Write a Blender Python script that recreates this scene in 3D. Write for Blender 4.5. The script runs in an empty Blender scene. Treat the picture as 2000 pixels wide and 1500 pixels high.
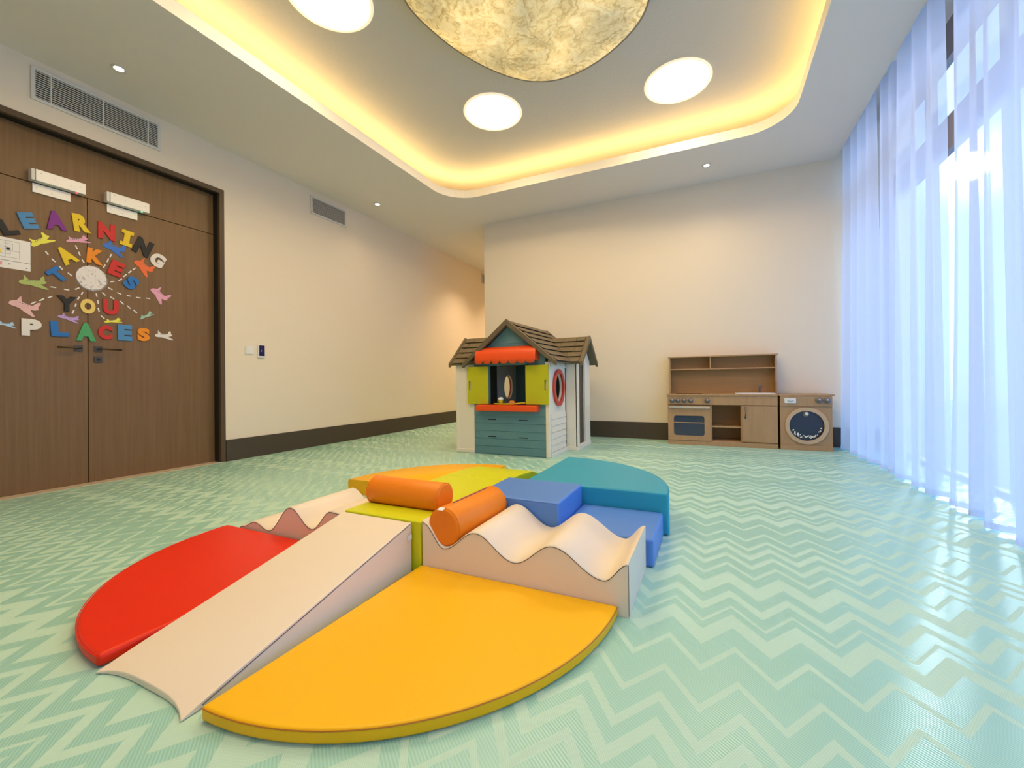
import bpy, bmesh, math, random
from mathutils import Vector, Matrix
from mathutils.geometry import tessellate_polygon
random.seed(7)
PI = math.pi
SC = bpy.context.scene
COL = SC.collection

# ------------------------------------------------------------------ camera
H = 0.8
YAW, PITCH, ROLL, F, PCX, PCY = 0.4217, 0.0084, -0.0134, 806.724, 1026.55, 736.235
fw = Vector((-math.sin(YAW) * math.cos(PITCH), math.cos(YAW) * math.cos(PITCH), math.sin(PITCH)))
rt = Vector((math.cos(YAW), math.sin(YAW), 0))
up = rt.cross(fw)
r2 = rt * math.cos(ROLL) + up * math.sin(ROLL)
u2 = -rt * math.sin(ROLL) + up * math.cos(ROLL)
cam_data = bpy.data.cameras.new('camera')
cam = bpy.data.objects.new('camera', cam_data)
COL.objects.link(cam)
cam.matrix_world = Matrix(((r2.x, u2.x, -fw.x, 0), (r2.y, u2.y, -fw.y, 0), (r2.z, u2.z, -fw.z, H), (0, 0, 0, 1)))
cam_data.sensor_fit = 'HORIZONTAL'
cam_data.sensor_width = 36
cam_data.lens = F / 2000 * 36
cam_data.shift_x = (1000 - PCX) / 2000
cam_data.shift_y = (PCY - 750) / 2000
cam_data.clip_start = 0.02
SC.camera = cam

# ------------------------------------------------------------------ view, world, sun, key lights
SC.view_settings.view_transform = 'Standard'
SC.view_settings.look = 'None'
SC.view_settings.gamma = 1
SC.view_settings.use_curve_mapping = False
SC.view_settings.exposure = 1.16

SUN_DIR = Vector((0.375, 0.869, 0.323)).normalized()
SKY_COL, SKY_STR = (0.34, 0.55, 1.0), 1.7
GROUND_COL, GROUND_STR = (0.40, 0.58, 0.95), 1.25
COVE_COL, COVE_STR = (1.0, 0.67, 0.25), 11.0
DISC_COL, DISC_STR = (1.0, 0.76, 0.42), 16.0
DRUM_STR = 1.0
SPOT_COL, SPOT_W = (1.0, 0.72, 0.46), 3.5

world = bpy.data.worlds.new('world')
SC.world = world
world.use_nodes = True
nt = world.node_tree
nt.nodes.clear()
def N(nt, t, **kw):
    n = nt.nodes.new(t)
    for k, v in kw.items():
        if k.startswith('i_'):
            n.inputs[int(k[2:])].default_value = v
        else:
            setattr(n, k, v)
    return n
out = N(nt, 'ShaderNodeOutputWorld')
tc = N(nt, 'ShaderNodeTexCoord')
sep = N(nt, 'ShaderNodeSeparateXYZ')
nt.links.new(tc.outputs['Generated'], sep.inputs[0])
mr = N(nt, 'ShaderNodeMapRange')
mr.inputs[1].default_value = -0.03; mr.inputs[2].default_value = 0.06
nt.links.new(sep.outputs['Z'], mr.inputs[0])
mix = N(nt, 'ShaderNodeMix', data_type='RGBA')
mix.inputs[6].default_value = [c * GROUND_STR for c in GROUND_COL] + [1]
mix.inputs[7].default_value = [c * SKY_STR for c in SKY_COL] + [1]
nt.links.new(mr.outputs[0], mix.inputs[0])
dot = N(nt, 'ShaderNodeVectorMath', operation='DOT_PRODUCT')
nt.links.new(tc.outputs['Generated'], dot.inputs[0])
dot.inputs[1].default_value = SUN_DIR
ss = N(nt, 'ShaderNodeMapRange', interpolation_type='SMOOTHSTEP')
ss.inputs[1].default_value = math.cos(math.radians(1.3)); ss.inputs[2].default_value = math.cos(math.radians(0.7))
ss.inputs[4].default_value = 600.0
nt.links.new(dot.outputs['Value'], ss.inputs[0])
halo = N(nt, 'ShaderNodeMath', operation='POWER'); halo.inputs[1].default_value = 1400.0
mx0 = N(nt, 'ShaderNodeMath', operation='MAXIMUM'); mx0.inputs[1].default_value = 0.0
nt.links.new(dot.outputs['Value'], mx0.inputs[0]); nt.links.new(mx0.outputs[0], halo.inputs[0])
hm = N(nt, 'ShaderNodeMath', operation='MULTIPLY_ADD'); hm.inputs[1].default_value = 5.0
nt.links.new(halo.outputs[0], hm.inputs[0]); nt.links.new(ss.outputs[0], hm.inputs[2])
sc_ = N(nt, 'ShaderNodeVectorMath', operation='SCALE'); sc_.inputs[0].default_value = (0.85, 0.95, 1.0)
nt.links.new(hm.outputs[0], sc_.inputs['Scale'])
ad = N(nt, 'ShaderNodeVectorMath', operation='ADD')
nt.links.new(mix.outputs[2], ad.inputs[0]); nt.links.new(sc_.outputs[0], ad.inputs[1])
bg = N(nt, 'ShaderNodeBackground')
nt.links.new(ad.outputs[0], bg.inputs[0])
nt.links.new(bg.outputs[0], out.inputs[0])

# daylight entering through the glazing (sky portal-like area light outside the panes)
def area_light(name, loc, rot, sx, sy, power, color, spread=PI):
    d = bpy.data.lights.new(name, 'AREA'); d.shape = 'RECTANGLE'; d.size = sx; d.size_y = sy
    d.energy = power; d.color = color; d.spread = spread
    o = bpy.data.objects.new(name, d); COL.objects.link(o)
    o.location = loc; o.rotation_euler = rot
    return o

# ------------------------------------------------------------------ materials
def mat(name, color, rough=0.5, metal=0.0, spec=0.5, coat=0.0, bump=None, vary=None, emit=None, estr=0.0):
    m = bpy.data.materials.new(name); m.use_nodes = True
    t = m.node_tree; b = t.nodes['Principled BSDF']
    b.inputs['Base Color'].default_value = (*color, 1)
    b.inputs['Roughness'].default_value = rough
    b.inputs['Metallic'].default_value = metal
    b.inputs['Specular IOR Level'].default_value = spec
    if coat: b.inputs['Coat Weight'].default_value = coat; b.inputs['Coat Roughness'].default_value = 0.3
    if emit: b.inputs['Emission Color'].default_value = (*emit, 1); b.inputs['Emission Strength'].default_value = estr
    tcn = t.nodes.new('ShaderNodeTexCoord')
    if vary:
        s, amt = vary
        n = t.nodes.new('ShaderNodeTexNoise'); n.inputs['Scale'].default_value = s; n.inputs['Detail'].default_value = 4
        t.links.new(tcn.outputs['Object'], n.inputs['Vector'])
        mp = t.nodes.new('ShaderNodeMapRange'); mp.inputs[3].default_value = 1 - amt; mp.inputs[4].default_value = 1 + amt
        t.links.new(n.outputs[0], mp.inputs[0])
        v = t.nodes.new('ShaderNodeVectorMath'); v.operation = 'SCALE'; v.inputs[0].default_value = color
        t.links.new(mp.outputs[0], v.inputs['Scale']); t.links.new(v.outputs[0], b.inputs['Base Color'])
    if bump:
        s, st, di = bump
        n = t.nodes.new('ShaderNodeTexNoise'); n.inputs['Scale'].default_value = s; n.inputs['Detail'].default_value = 3
        t.links.new(tcn.outputs['Object'], n.inputs['Vector'])
        bp = t.nodes.new('ShaderNodeBump'); bp.inputs['Strength'].default_value = st; bp.inputs['Distance'].default_value = di
        t.links.new(n.outputs[0], bp.inputs['Height']); t.links.new(bp.outputs[0], b.inputs['Normal'])
    return m

def wood(name, c1, c2, scale=(60, 60, 1.5), rough=0.45, spec=0.4):
    m = mat(name, c1, rough, spec=spec); t = m.node_tree; b = t.nodes['Principled BSDF']
    tcn = t.nodes.new('ShaderNodeTexCoord'); mp = t.nodes.new('ShaderNodeMapping'); mp.inputs['Scale'].default_value = scale
    t.links.new(tcn.outputs['Object'], mp.inputs[0])
    n = t.nodes.new('ShaderNodeTexNoise'); n.inputs['Scale'].default_value = 1.0; n.inputs['Detail'].default_value = 6; n.inputs['Roughness'].default_value = 0.65
    t.links.new(mp.outputs[0], n.inputs['Vector'])
    r = t.nodes.new('ShaderNodeValToRGB')
    r.color_ramp.elements[0].position = 0.32; r.color_ramp.elements[0].color = (*c1, 1)
    r.color_ramp.elements[1].position = 0.68; r.color_ramp.elements[1].color = (*c2, 1)
    t.links.new(n.outputs[0], r.inputs[0]); t.links.new(r.outputs[0], b.inputs['Base Color'])
    bp = t.nodes.new('ShaderNodeBump'); bp.inputs['Strength'].default_value = 0.15; bp.inputs['Distance'].default_value = 0.001
    t.links.new(n.outputs[0], bp.inputs['Height']); t.links.new(bp.outputs[0], b.inputs['Normal'])
    return m

def emis(name, color, strength):
    m = bpy.data.materials.new(name); m.use_nodes = True; t = m.node_tree; t.nodes.clear()
    o = t.nodes.new('ShaderNodeOutputMaterial'); e = t.nodes.new('ShaderNodeEmission')
    e.inputs[0].default_value = (*color, 1); e.inputs[1].default_value = strength
    t.links.new(e.outputs[0], o.inputs[0]); return m

def vinyl(name, c):
    return mat(name, c, 0.42, spec=0.32, bump=(420, 0.10, 0.0006), vary=(2.2, 0.03))

M = {}
M['wall'] = mat('wall_paint', (0.84, 0.73, 0.585), 0.85, spec=0.2, bump=(90, 0.08, 0.001))
M['ceiling'] = mat('ceiling_paint', (0.82, 0.75, 0.68), 0.9, spec=0.15, bump=(70, 0.06, 0.001))
M['upper'] = mat('ceiling_stucco', (0.62, 0.59, 0.54), 0.9, spec=0.15, bump=(38, 0.5, 0.004))
M['fascia'] = mat('cove_paint', (0.85, 0.80, 0.70), 0.8, spec=0.2)
M['base'] = mat('skirting_laminate', (0.072, 0.054, 0.038), 0.45, spec=0.4)
M['wood'] = wood('door_veneer', (0.180, 0.096, 0.036), (0.225, 0.123, 0.048), (45, 45, 1.4))
M['framewood'] = wood('frame_veneer', (0.085, 0.052, 0.028), (0.12, 0.075, 0.040), (45, 45, 1.4))
M['dark'] = mat('dark_gap', (0.012, 0.009, 0.008), 0.7)
M['white'] = mat('white_plastic', (0.82, 0.80, 0.77), 0.4)
M['ventw'] = mat('vent_enamel', (0.72, 0.68, 0.62), 0.45)
M['steel'] = mat('brushed_steel', (0.55, 0.54, 0.55), 0.32, metal=0.9)
M['darksteel'] = mat('bronze_steel', (0.10, 0.075, 0.055), 0.35, metal=0.8)
M['maglock'] = mat('anodised_aluminium', (0.80, 0.77, 0.72), 0.4, metal=0.2)
M['stone'] = mat('threshold_stone', (0.62, 0.50, 0.36), 0.5, vary=(20, 0.15))
M['f_yellow'] = vinyl('vinyl_yellow', (0.94, 0.50, 0.003))
M['f_yellow2'] = vinyl('vinyl_golden_yellow', (0.95, 0.48, 0.004))
M['f_red'] = vinyl('vinyl_red', (0.78, 0.022, 0.001))
M['f_cream'] = vinyl('vinyl_cream', (0.84, 0.72, 0.57))
M['f_lime'] = vinyl('vinyl_lime', (0.66, 0.68, 0.010))
M['f_orange'] = vinyl('vinyl_orange', (0.90, 0.245, 0.008))
M['f_blue'] = vinyl('vinyl_blue', (0.10, 0.25, 0.66))
M['f_teal'] = vinyl('vinyl_teal', (0.028, 0.345, 0.50))
M['seam'] = mat('seam_piping', (0.10, 0.085, 0.08), 0.6)
M['seamy'] = mat('seam_piping_yellow', (0.45, 0.16, 0.01), 0.6)
M['tag'] = mat('woven_tag', (0.85, 0.84, 0.82), 0.7)
M['h_blue'] = mat('playhouse_blue_plastic', (0.115, 0.255, 0.285), 0.5, vary=(8, 0.08), bump=(30, 0.1, 0.002))
M['h_cream'] = mat('playhouse_cream_plastic', (0.86, 0.77, 0.63), 0.5)
M['h_roof'] = mat('playhouse_roof_plastic', (0.150, 0.112, 0.064), 0.6, vary=(14, 0.15))
M['h_red'] = mat('playhouse_red_plastic', (0.90, 0.085, 0.008), 0.4)
M['h_ring'] = mat('playhouse_ring_plastic', (0.60, 0.055, 0.035), 0.4)
M['h_lime'] = mat('playhouse_lime_plastic', (0.55, 0.53, 0.008), 0.45)
M['h_brown'] = mat('playhouse_door_and_filler', (0.085, 0.065, 0.042), 0.55)
M['k_wood'] = wood('toy_kitchen_board', (0.42, 0.25, 0.125), (0.48, 0.29, 0.15), (30, 30, 3), 0.5, 0.3)
M['k_wood2'] = wood('toy_kitchen_back_board', (0.40, 0.22, 0.085), (0.45, 0.25, 0.10), (3, 30, 30), 0.5, 0.3)
M['k_grey'] = mat('grey_knob_plastic', (0.17, 0.15, 0.15), 0.4)
M['k_glass'] = mat('smoked_acrylic', (0.045, 0.055, 0.085), 0.12, spec=0.5)
M['hob'] = mat('black_hob', (0.02, 0.018, 0.016), 0.3)
M['navy'] = mat('navy_screen', (0.012, 0.012, 0.10), 0.15)
M['cup'] = mat('cup_foam', (0.9, 0.88, 0.85), 0.5)
M['toy_y'] = mat('toy_yellow', (0.75, 0.55, 0.02), 0.4)
M['toy_o'] = mat('toy_orange', (0.75, 0.25, 0.04), 0.5)
M['alu'] = mat('window_frame_metal', (0.34, 0.28, 0.27), 0.5, metal=0.3)
M['ext'] = mat('pale_paving', (0.45, 0.45, 0.44), 0.9)
M['paper'] = mat('white_paper', (0.86, 0.82, 0.78), 0.8)
M['ink'] = mat('grey_ink', (0.22, 0.21, 0.21), 0.8)
M['inkblack'] = mat('black_ink', (0.02, 0.02, 0.02), 0.8)
M['inkyellow'] = mat('yellow_highlight', (0.85, 0.65, 0.05), 0.8)
M['inkpink'] = mat('pink_ink', (0.75, 0.35, 0.35), 0.8)

def glass_mat():
    m = bpy.data.materials.new('window_glass'); m.use_nodes = True; t = m.node_tree; t.nodes.clear()
    o = t.nodes.new('ShaderNodeOutputMaterial'); tr = t.nodes.new('ShaderNodeBsdfTransparent'); gl = t.nodes.new('ShaderNodeBsdfGlossy')
    gl.inputs['Roughness'].default_value = 0.02; tr.inputs[0].default_value = (0.92, 0.97, 0.98, 1)
    lw = t.nodes.new('ShaderNodeLayerWeight'); lw.inputs[0].default_value = 0.5
    pw = t.nodes.new('ShaderNodeMath'); pw.operation = 'POWER'; pw.inputs[1].default_value = 5.0; t.links.new(lw.outputs['Facing'], pw.inputs[0])
    fr = t.nodes.new('ShaderNodeMath'); fr.operation = 'MULTIPLY_ADD'; fr.inputs[1].default_value = 0.7; fr.inputs[2].default_value = 0.04; t.links.new(pw.outputs[0], fr.inputs[0]); mx = t.nodes.new('ShaderNodeMixShader')
    t.links.new(fr.outputs[0], mx.inputs[0]); t.links.new(tr.outputs[0], mx.inputs[1]); t.links.new(gl.outputs[0], mx.inputs[2])
    t.links.new(mx.outputs[0], o.inputs[0]); return m
M['glass'] = glass_mat()

def sheer_mat():
    m = bpy.data.materials.new('sheer_voile'); m.use_nodes = True; t = m.node_tree; t.nodes.clear()
    o = t.nodes.new('ShaderNodeOutputMaterial')
    tr = t.nodes.new('ShaderNodeBsdfTransparent'); tl = t.nodes.new('ShaderNodeBsdfTranslucent'); df = t.nodes.new('ShaderNodeBsdfDiffuse')
    tl.inputs[0].default_value = (0.84, 0.86, 0.97, 1); df.inputs[0].default_value = (0.72, 0.74, 0.88, 1)
    m1 = t.nodes.new('ShaderNodeMixShader'); m1.inputs[0].default_value = 0.42
    t.links.new(tl.outputs[0], m1.inputs[1]); t.links.new(df.outputs[0], m1.inputs[2])
    m2 = t.nodes.new('ShaderNodeMixShader')
    # fabric weave: threads close up when seen edge-on
    lw = t.nodes.new('ShaderNodeLayerWeight'); lw.inputs[0].default_value = 0.35
    mp = t.nodes.new('ShaderNodeMapRange'); mp.inputs[3].default_value = 0.82; mp.inputs[4].default_value = 0.96
    t.links.new(lw.outputs['Facing'], mp.inputs[0]); t.links.new(mp.outputs[0], m2.inputs[0])
    t.links.new(tr.outputs[0], m2.inputs[1]); t.links.new(m1.outputs[0], m2.inputs[2])
    t.links.new(m2.outputs[0], o.inputs[0]); return m
M['sheer'] = sheer_mat()

def drum_mat():
    m = bpy.data.materials.new('mulberry_paper_shade'); m.use_nodes = True; t = m.node_tree
    b = t.nodes['Principled BSDF']; b.inputs['Roughness'].default_value = 0.7
    tcn = t.nodes.new('ShaderNodeTexCoord')
    n0 = t.nodes.new('ShaderNodeTexNoise'); n0.inputs['Scale'].default_value = 5.0; n0.inputs['Detail'].default_value = 3
    t.links.new(tcn.outputs['Object'], n0.inputs['Vector'])
    ad = t.nodes.new('ShaderNodeVectorMath'); ad.operation = 'MULTIPLY_ADD'; ad.inputs[1].default_value = (0.5, 0.5, 0.5)
    t.links.new(n0.outputs['Color'], ad.inputs[0]); t.links.new(tcn.outputs['Object'], ad.inputs[2])
    v = t.nodes.new('ShaderNodeTexVoronoi'); v.feature = 'DISTANCE_TO_EDGE'; v.inputs['Scale'].default_value = 11.0
    t.links.new(ad.outputs[0], v.inputs['Vector'])
    n = t.nodes.new('ShaderNodeTexNoise'); n.inputs['Scale'].default_value = 4.2; n.inputs['Detail'].default_value = 9; n.inputs['Roughness'].default_value = 0.66; n.inputs['Distortion'].default_value = 2.2
    t.links.new(ad.outputs[0], n.inputs['Vector'])
    sub = t.nodes.new('ShaderNodeMath'); sub.operation = 'MULTIPLY_ADD'; sub.inputs[1].default_value = 0.35
    t.links.new(v.outputs['Distance'], sub.inputs[0]); t.links.new(n.outputs[0], sub.inputs[2])
    r = t.nodes.new('ShaderNodeValToRGB')
    e = r.color_ramp.elements
    e[0].position = 0.38; e[0].color = (0.48, 0.37, 0.19, 1)
    e[1].position = 0.70; e[1].color = (0.84, 0.76, 0.56, 1)
    k = e.new(0.54); k.color = (0.74, 0.62, 0.38, 1)
    t.links.new(sub.outputs[0], r.inputs[0])
    t.links.new(r.outputs[0], b.inputs['Base Color'])
    g = t.nodes.new('ShaderNodeTexNoise'); g.inputs['Scale'].default_value = 2.3; g.inputs['Detail'].default_value = 2; t.links.new(tcn.outputs['Object'], g.inputs['Vector'])
    gm = t.nodes.new('ShaderNodeMapRange'); gm.inputs[1].default_value = .35; gm.inputs[2].default_value = .68; gm.inputs[3].default_value = .35; gm.inputs[4].default_value = 1.2; t.links.new(g.outputs[0], gm.inputs[0])
    gv = t.nodes.new('ShaderNodeVectorMath'); gv.operation = 'SCALE'; t.links.new(r.outputs[0], gv.inputs[0]); t.links.new(gm.outputs[0], gv.inputs['Scale'])
    gw = t.nodes.new('ShaderNodeVectorMath'); gw.operation = 'MULTIPLY'; gw.inputs[1].default_value = (1, .80, .42); t.links.new(gv.outputs[0], gw.inputs[0])
    t.links.new(gw.outputs[0], b.inputs['Emission Color'])
    b.inputs['Emission Strength'].default_value = 0.40 * DRUM_STR
    return m
M['drum'] = drum_mat()

def carpet_mat():
    m = bpy.data.materials.new('woven_chevron_floor'); m.use_nodes = True; t = m.node_tree
    b = t.nodes['Principled BSDF']
    L = t.links.new
    def math_(op, a=None, c=None, d=None):
        n = t.nodes.new('ShaderNodeMath'); n.operation = op
        for i, x in enumerate((a, c, d)):
            if x is None: continue
            if isinstance(x, (int, float)): n.inputs[i].default_value = x
            else: L(x, n.inputs[i])
        return n.outputs[0]
    tcn = t.nodes.new('ShaderNodeTexCoord'); sp = t.nodes.new('ShaderNodeSeparateXYZ'); L(tcn.outputs['Object'], sp.inputs[0])
    x, y = sp.outputs[0], sp.outputs[1]
    # zigzag: period 0.182 m in x, amplitude 0.12 m; peaks at x = 0.052
    ph = math_('FRACT', math_('ADD', math_('DIVIDE', math_('SUBTRACT', x, 0.052), 0.182), 0.5))
    tri = math_('MULTIPLY', math_('ABSOLUTE', math_('SUBTRACT', ph, 0.5)), 0.245)     # 0 at peak .. 0.1225 at valley
    w = math_('ADD', y, tri)
    s = math_('FRACT', math_('DIVIDE', math_('SUBTRACT', w, 0.97), 1.2))
    ramp = t.nodes.new('ShaderNodeValToRGB'); cr = ramp.color_ramp; cr.interpolation = 'CONSTANT'
    bands = [(0, .05), (.10, .14), (.222, .25), (.378, .405), (.505, .59), (.63, .65), (.71, .76), (.83, .93), (1.0, 1.03), (1.10, 1.14)]
    cr.elements[0].position = 0; cr.elements[0].color = (1, 1, 1, 1)
    cr.elements[1].position = 0.05 / 1.2; cr.elements[1].color = (0, 0, 0, 1)
    for a, c in bands[1:]:
        e = cr.elements.new(a / 1.2); e.color = (1, 1, 1, 1)
        e = cr.elements.new(c / 1.2); e.color = (0, 0, 0, 1)
    L(s, ramp.inputs[0])
    light = ramp.outputs[0]
    # woven rib lines (diagonal) in the dark bands, fine cross weave in the light ones
    dia = math_('ADD', math_('MULTIPLY', x, 0.60), math_('MULTIPLY', y, 0.80))
    rib = math_('SINE', math_('MULTIPLY', dia, 2 * PI / 0.0072))
    rib01 = math_('MULTIPLY_ADD', rib, 0.5, 0.5)
    wx = math_('SINE', math_('MULTIPLY', x, 2 * PI / 0.0052)); wy = math_('SINE', math_('MULTIPLY', y, 2 * PI / 0.0085))
    weave = math_('MULTIPLY_ADD', math_('MULTIPLY', wx, wy), 0.5, 0.5)
    fac = t.nodes.new('ShaderNodeMix'); fac.data_type = 'FLOAT'
    L(light, fac.inputs[0]); L(rib01, fac.inputs[2]); L(weave, fac.inputs[3])
    dk = t.nodes.new('ShaderNodeMix'); dk.data_type = 'RGBA'; L(rib01, dk.inputs[0])
    dk.inputs[6].default_value = (0.305, 0.58, 0.49, 1); dk.inputs[7].default_value = (0.375, 0.67, 0.575, 1)
    lt = t.nodes.new('ShaderNodeMix'); lt.data_type = 'RGBA'; L(weave, lt.inputs[0])
    lt.inputs[6].default_value = (0.44, 0.665, 0.545, 1); lt.inputs[7].default_value = (0.55, 0.765, 0.635, 1)
    cm = t.nodes.new('ShaderNodeMix'); cm.data_type = 'RGBA'; L(light, cm.inputs[0]); L(dk.outputs[2], cm.inputs[6]); L(lt.outputs[2], cm.inputs[7])
    L(cm.outputs[2], b.inputs['Base Color'])
    rg = t.nodes.new('ShaderNodeMapRange'); rg.inputs[3].default_value = 0.30; rg.inputs[4].default_value = 0.60; L(light, rg.inputs[0])
    L(rg.outputs[0], b.inputs['Roughness'])
    bp = t.nodes.new('ShaderNodeBump'); bp.inputs['Strength'].default_value = 0.35; bp.inputs['Distance'].default_value = 0.0008
    L(fac.outputs[0], bp.inputs['Height']); L(bp.outputs[0], b.inputs['Normal'])
    sg = t.nodes.new('ShaderNodeMapRange'); sg.inputs[3].default_value = 0.75; sg.inputs[4].default_value = 0.20; L(light, sg.inputs[0])
    L(sg.outputs[0], b.inputs['Specular IOR Level'])
    return m
M['carpet'] = carpet_mat()

# ------------------------------------------------------------------ mesh helpers
def link(name, me, m, parent=None):
    o = bpy.data.objects.new(name, me); COL.objects.link(o)
    if m is not None:
        me.materials.append(M[m] if isinstance(m, str) else m)
    if parent is not None: o.parent = parent
    return o
def obj(name, bm, m, parent=None, smooth=False, bevel=0.0, seg=2, auto=None):
    me = bpy.data.meshes.new(name)
    bmesh.ops.recalc_face_normals(bm, faces=bm.faces[:])
    bm.to_mesh(me); bm.free()
    if smooth:
        for p in me.polygons: p.use_smooth = True
    o = link(name, me, m, parent)
    if bevel:
        b = o.modifiers.new('bevel', 'BEVEL'); b.width = bevel; b.segments = seg; b.limit_method = 'ANGLE'; b.angle_limit = math.radians(40)
        b.harden_normals = False
    return o
def tag(o, label=None, cat=None, group=None, kind=None):
    if label: o['label'] = label
    if cat: o['category'] = cat
    if group: o['group'] = group
    if kind: o['kind'] = kind
    return o
def thing(name, label, cat, loc=(0, 0, 0), group=None):
    o = bpy.data.objects.new(name, None); COL.objects.link(o); o.location = loc; o.empty_display_size = 0.1
    return tag(o, label, cat, group)
def B(): return bmesh.new()
def box(bm, x0, x1, y0, y1, z0, z1):
    vs = [bm.verts.new(p) for p in ((x0, y0, z0), (x1, y0, z0), (x1, y1, z0), (x0, y1, z0), (x0, y0, z1), (x1, y0, z1), (x1, y1, z1), (x0, y1, z1))]
    for f in ((3, 2, 1, 0), (4, 5, 6, 7), (0, 1, 5, 4), (1, 2, 6, 5), (2, 3, 7, 6), (3, 0, 4, 7)):
        bm.faces.new([vs[i] for i in f])
    return vs
def prism(bm, outer, holes, fn, a, b):
    """extrude a flat outline (with holes) between offsets a and b; fn(u, v, w) -> point"""
    loops = [outer] + list(holes)
    flat = [p for l in loops for p in l]
    tris = tessellate_polygon([[Vector((p[0], p[1], 0)) for p in l] for l in loops])
    va = [bm.verts.new(fn(p[0], p[1], a)) for p in flat]
    vb = [bm.verts.new(fn(p[0], p[1], b)) for p in flat]
    for t in tris:
        try:
            bm.faces.new([va[i] for i in t]); bm.faces.new([vb[i] for i in reversed(t)])
        except ValueError: pass
    k = 0
    for l in loops:
        n = len(l)
        for i in range(n):
            j = (i + 1) % n
            bm.faces.new([va[k + i], va[k + j], vb[k + j], vb[k + i]])
        k += n
def XY(u, v, w): return (u, v, w)
def XZ(u, v, w): return (u, w, v)
def YZ(u, v, w): return (w, u, v)
def ngon_prism(bm, outline, fn, a, b):
    """prism with n-gon caps (convex or simple outlines, good for bevels)"""
    va = [bm.verts.new(fn(p[0], p[1], a)) for p in outline]; vb = [bm.verts.new(fn(p[0], p[1], b)) for p in outline]
    bm.faces.new(va[::-1]); bm.faces.new(vb)
    n = len(outline)
    for i in range(n):
        j = (i + 1) % n
        bm.faces.new([va[i], va[j], vb[j], vb[i]])
def tube(bm, pts, r, n=6, closed=False):
    pts = [Vector(p) for p in pts]; rings = []
    m = len(pts)
    for i, p in enumerate(pts):
        a = pts[(i - 1) % m] if (closed or i > 0) else pts[0]
        c = pts[(i + 1) % m] if (closed or i < m - 1) else pts[-1]
        d = (c - a).normalized() if (c - a).length > 1e-9 else Vector((0, 0, 1))
        u = d.cross(Vector((0, 0, 1)))
        if u.length < 1e-3: u = d.cross(Vector((1, 0, 0)))
        u.normalize(); v = d.cross(u).normalized()
        rr = r[i] if isinstance(r, (list, tuple)) else r
        rings.append([bm.verts.new(p + (u * math.cos(2 * PI * k / n) + v * math.sin(2 * PI * k / n)) * rr) for k in range(n)])
    rng = range(m if closed else m - 1)
    for i in rng:
        A, C = rings[i], rings[(i + 1) % m]
        for k in range(n):
            bm.faces.new([A[k], A[(k + 1) % n], C[(k + 1) % n], C[k]])
    if not closed:
        bm.faces.new(rings[0][::-1]); bm.faces.new(rings[-1])
def lathe(bm, prof, center, axis='Z', n=24):
    """prof = [(radius, height)...] revolved about axis through center"""
    rings = []
    c = Vector(center)
    for r, h in prof:
        ring = []
        for k in range(n):
            a = 2 * PI * k / n; ca, sa = r * math.cos(a), r * math.sin(a)
            p = {'Z': (ca, sa, h), 'X': (h, ca, sa), 'Y': (ca, h, sa), '-Y': (ca, -h, sa), '-X': (-h, ca, sa)}[axis]
            ring.append(bm.verts.new(c + Vector(p)))
        rings.append(ring)
    for a, b_ in zip(rings, rings[1:]):
        for k in range(n): bm.faces.new([a[k], a[(k + 1) % n], b_[(k + 1) % n], b_[k]])
    bm.faces.new(rings[0][::-1]); bm.faces.new(rings[-1])
def rect(a, b, c, d): return [(a, c), (b, c), (b, d), (a, d)]
def ellipse(cx, cy, rx, ry, n=40): return [(cx + rx * math.cos(2 * PI * k / n), cy + ry * math.sin(2 * PI * k / n)) for k in range(n)]
def rrect(x0, x1, y0, y1, r, n=10):
    pts = []
    for cx, cy, a0 in ((x1 - r, y1 - r, 0), (x0 + r, y1 - r, 90), (x0 + r, y0 + r, 180), (x1 - r, y0 + r, 270)):
        for k in range(n + 1):
            a = math.radians(a0 + 90 * k / n); pts.append((cx + r * math.cos(a), cy + r * math.sin(a)))
    return pts

# ------------------------------------------------------------------ room shell
XL, YB, HC = -4.604, 5.683, 3.261
XC = -3.24                      # end of the back wall: a corridor runs on behind it
YN, YF, XW = -2.2, 9.4, 1.80
def struct(name, bm, m, parent=None, **kw):
    o = obj(name, bm, m, parent, **kw)
    if parent is None: o['kind'] = 'structure'
    return o
bm = B(); prism(bm, [(XL, YN), (XW, YN), (XW, YB + .2), (XC + .2, YB + .2), (XC + .2, YF), (XL, YF)], [], XY, -0.05, 0)
struct('floor', bm, 'carpet')
# left wall with the doorway
DY0, DY1, DZ = 0.60, 2.637, 2.822
bm = B(); prism(bm, [(YN, 0), (DY0, 0), (DY0, DZ), (DY1, DZ), (DY1, 0), (YF, 0), (YF, HC + .5), (YN, HC + .5)], [], YZ, XL - .25, XL)
struct('wall_left', bm, 'wall')
bm = B(); box(bm, XC, XW + .2, YB, YB + .25, 0, HC + .5); box(bm, XC, XC + .25, YB + .25, YF, 0, HC + .5)
struct('wall_back', bm, 'wall')
bm = B(); box(bm, XL, XC + .2, YF, YF + .1, 0, HC + .3)
struct('wall_corridor_end', bm, 'wall')
bm = B(); box(bm, XL - .2, XW + .2, YN - .2, YN, 0, HC + .5)
struct('wall_near', bm, 'wall')
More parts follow.
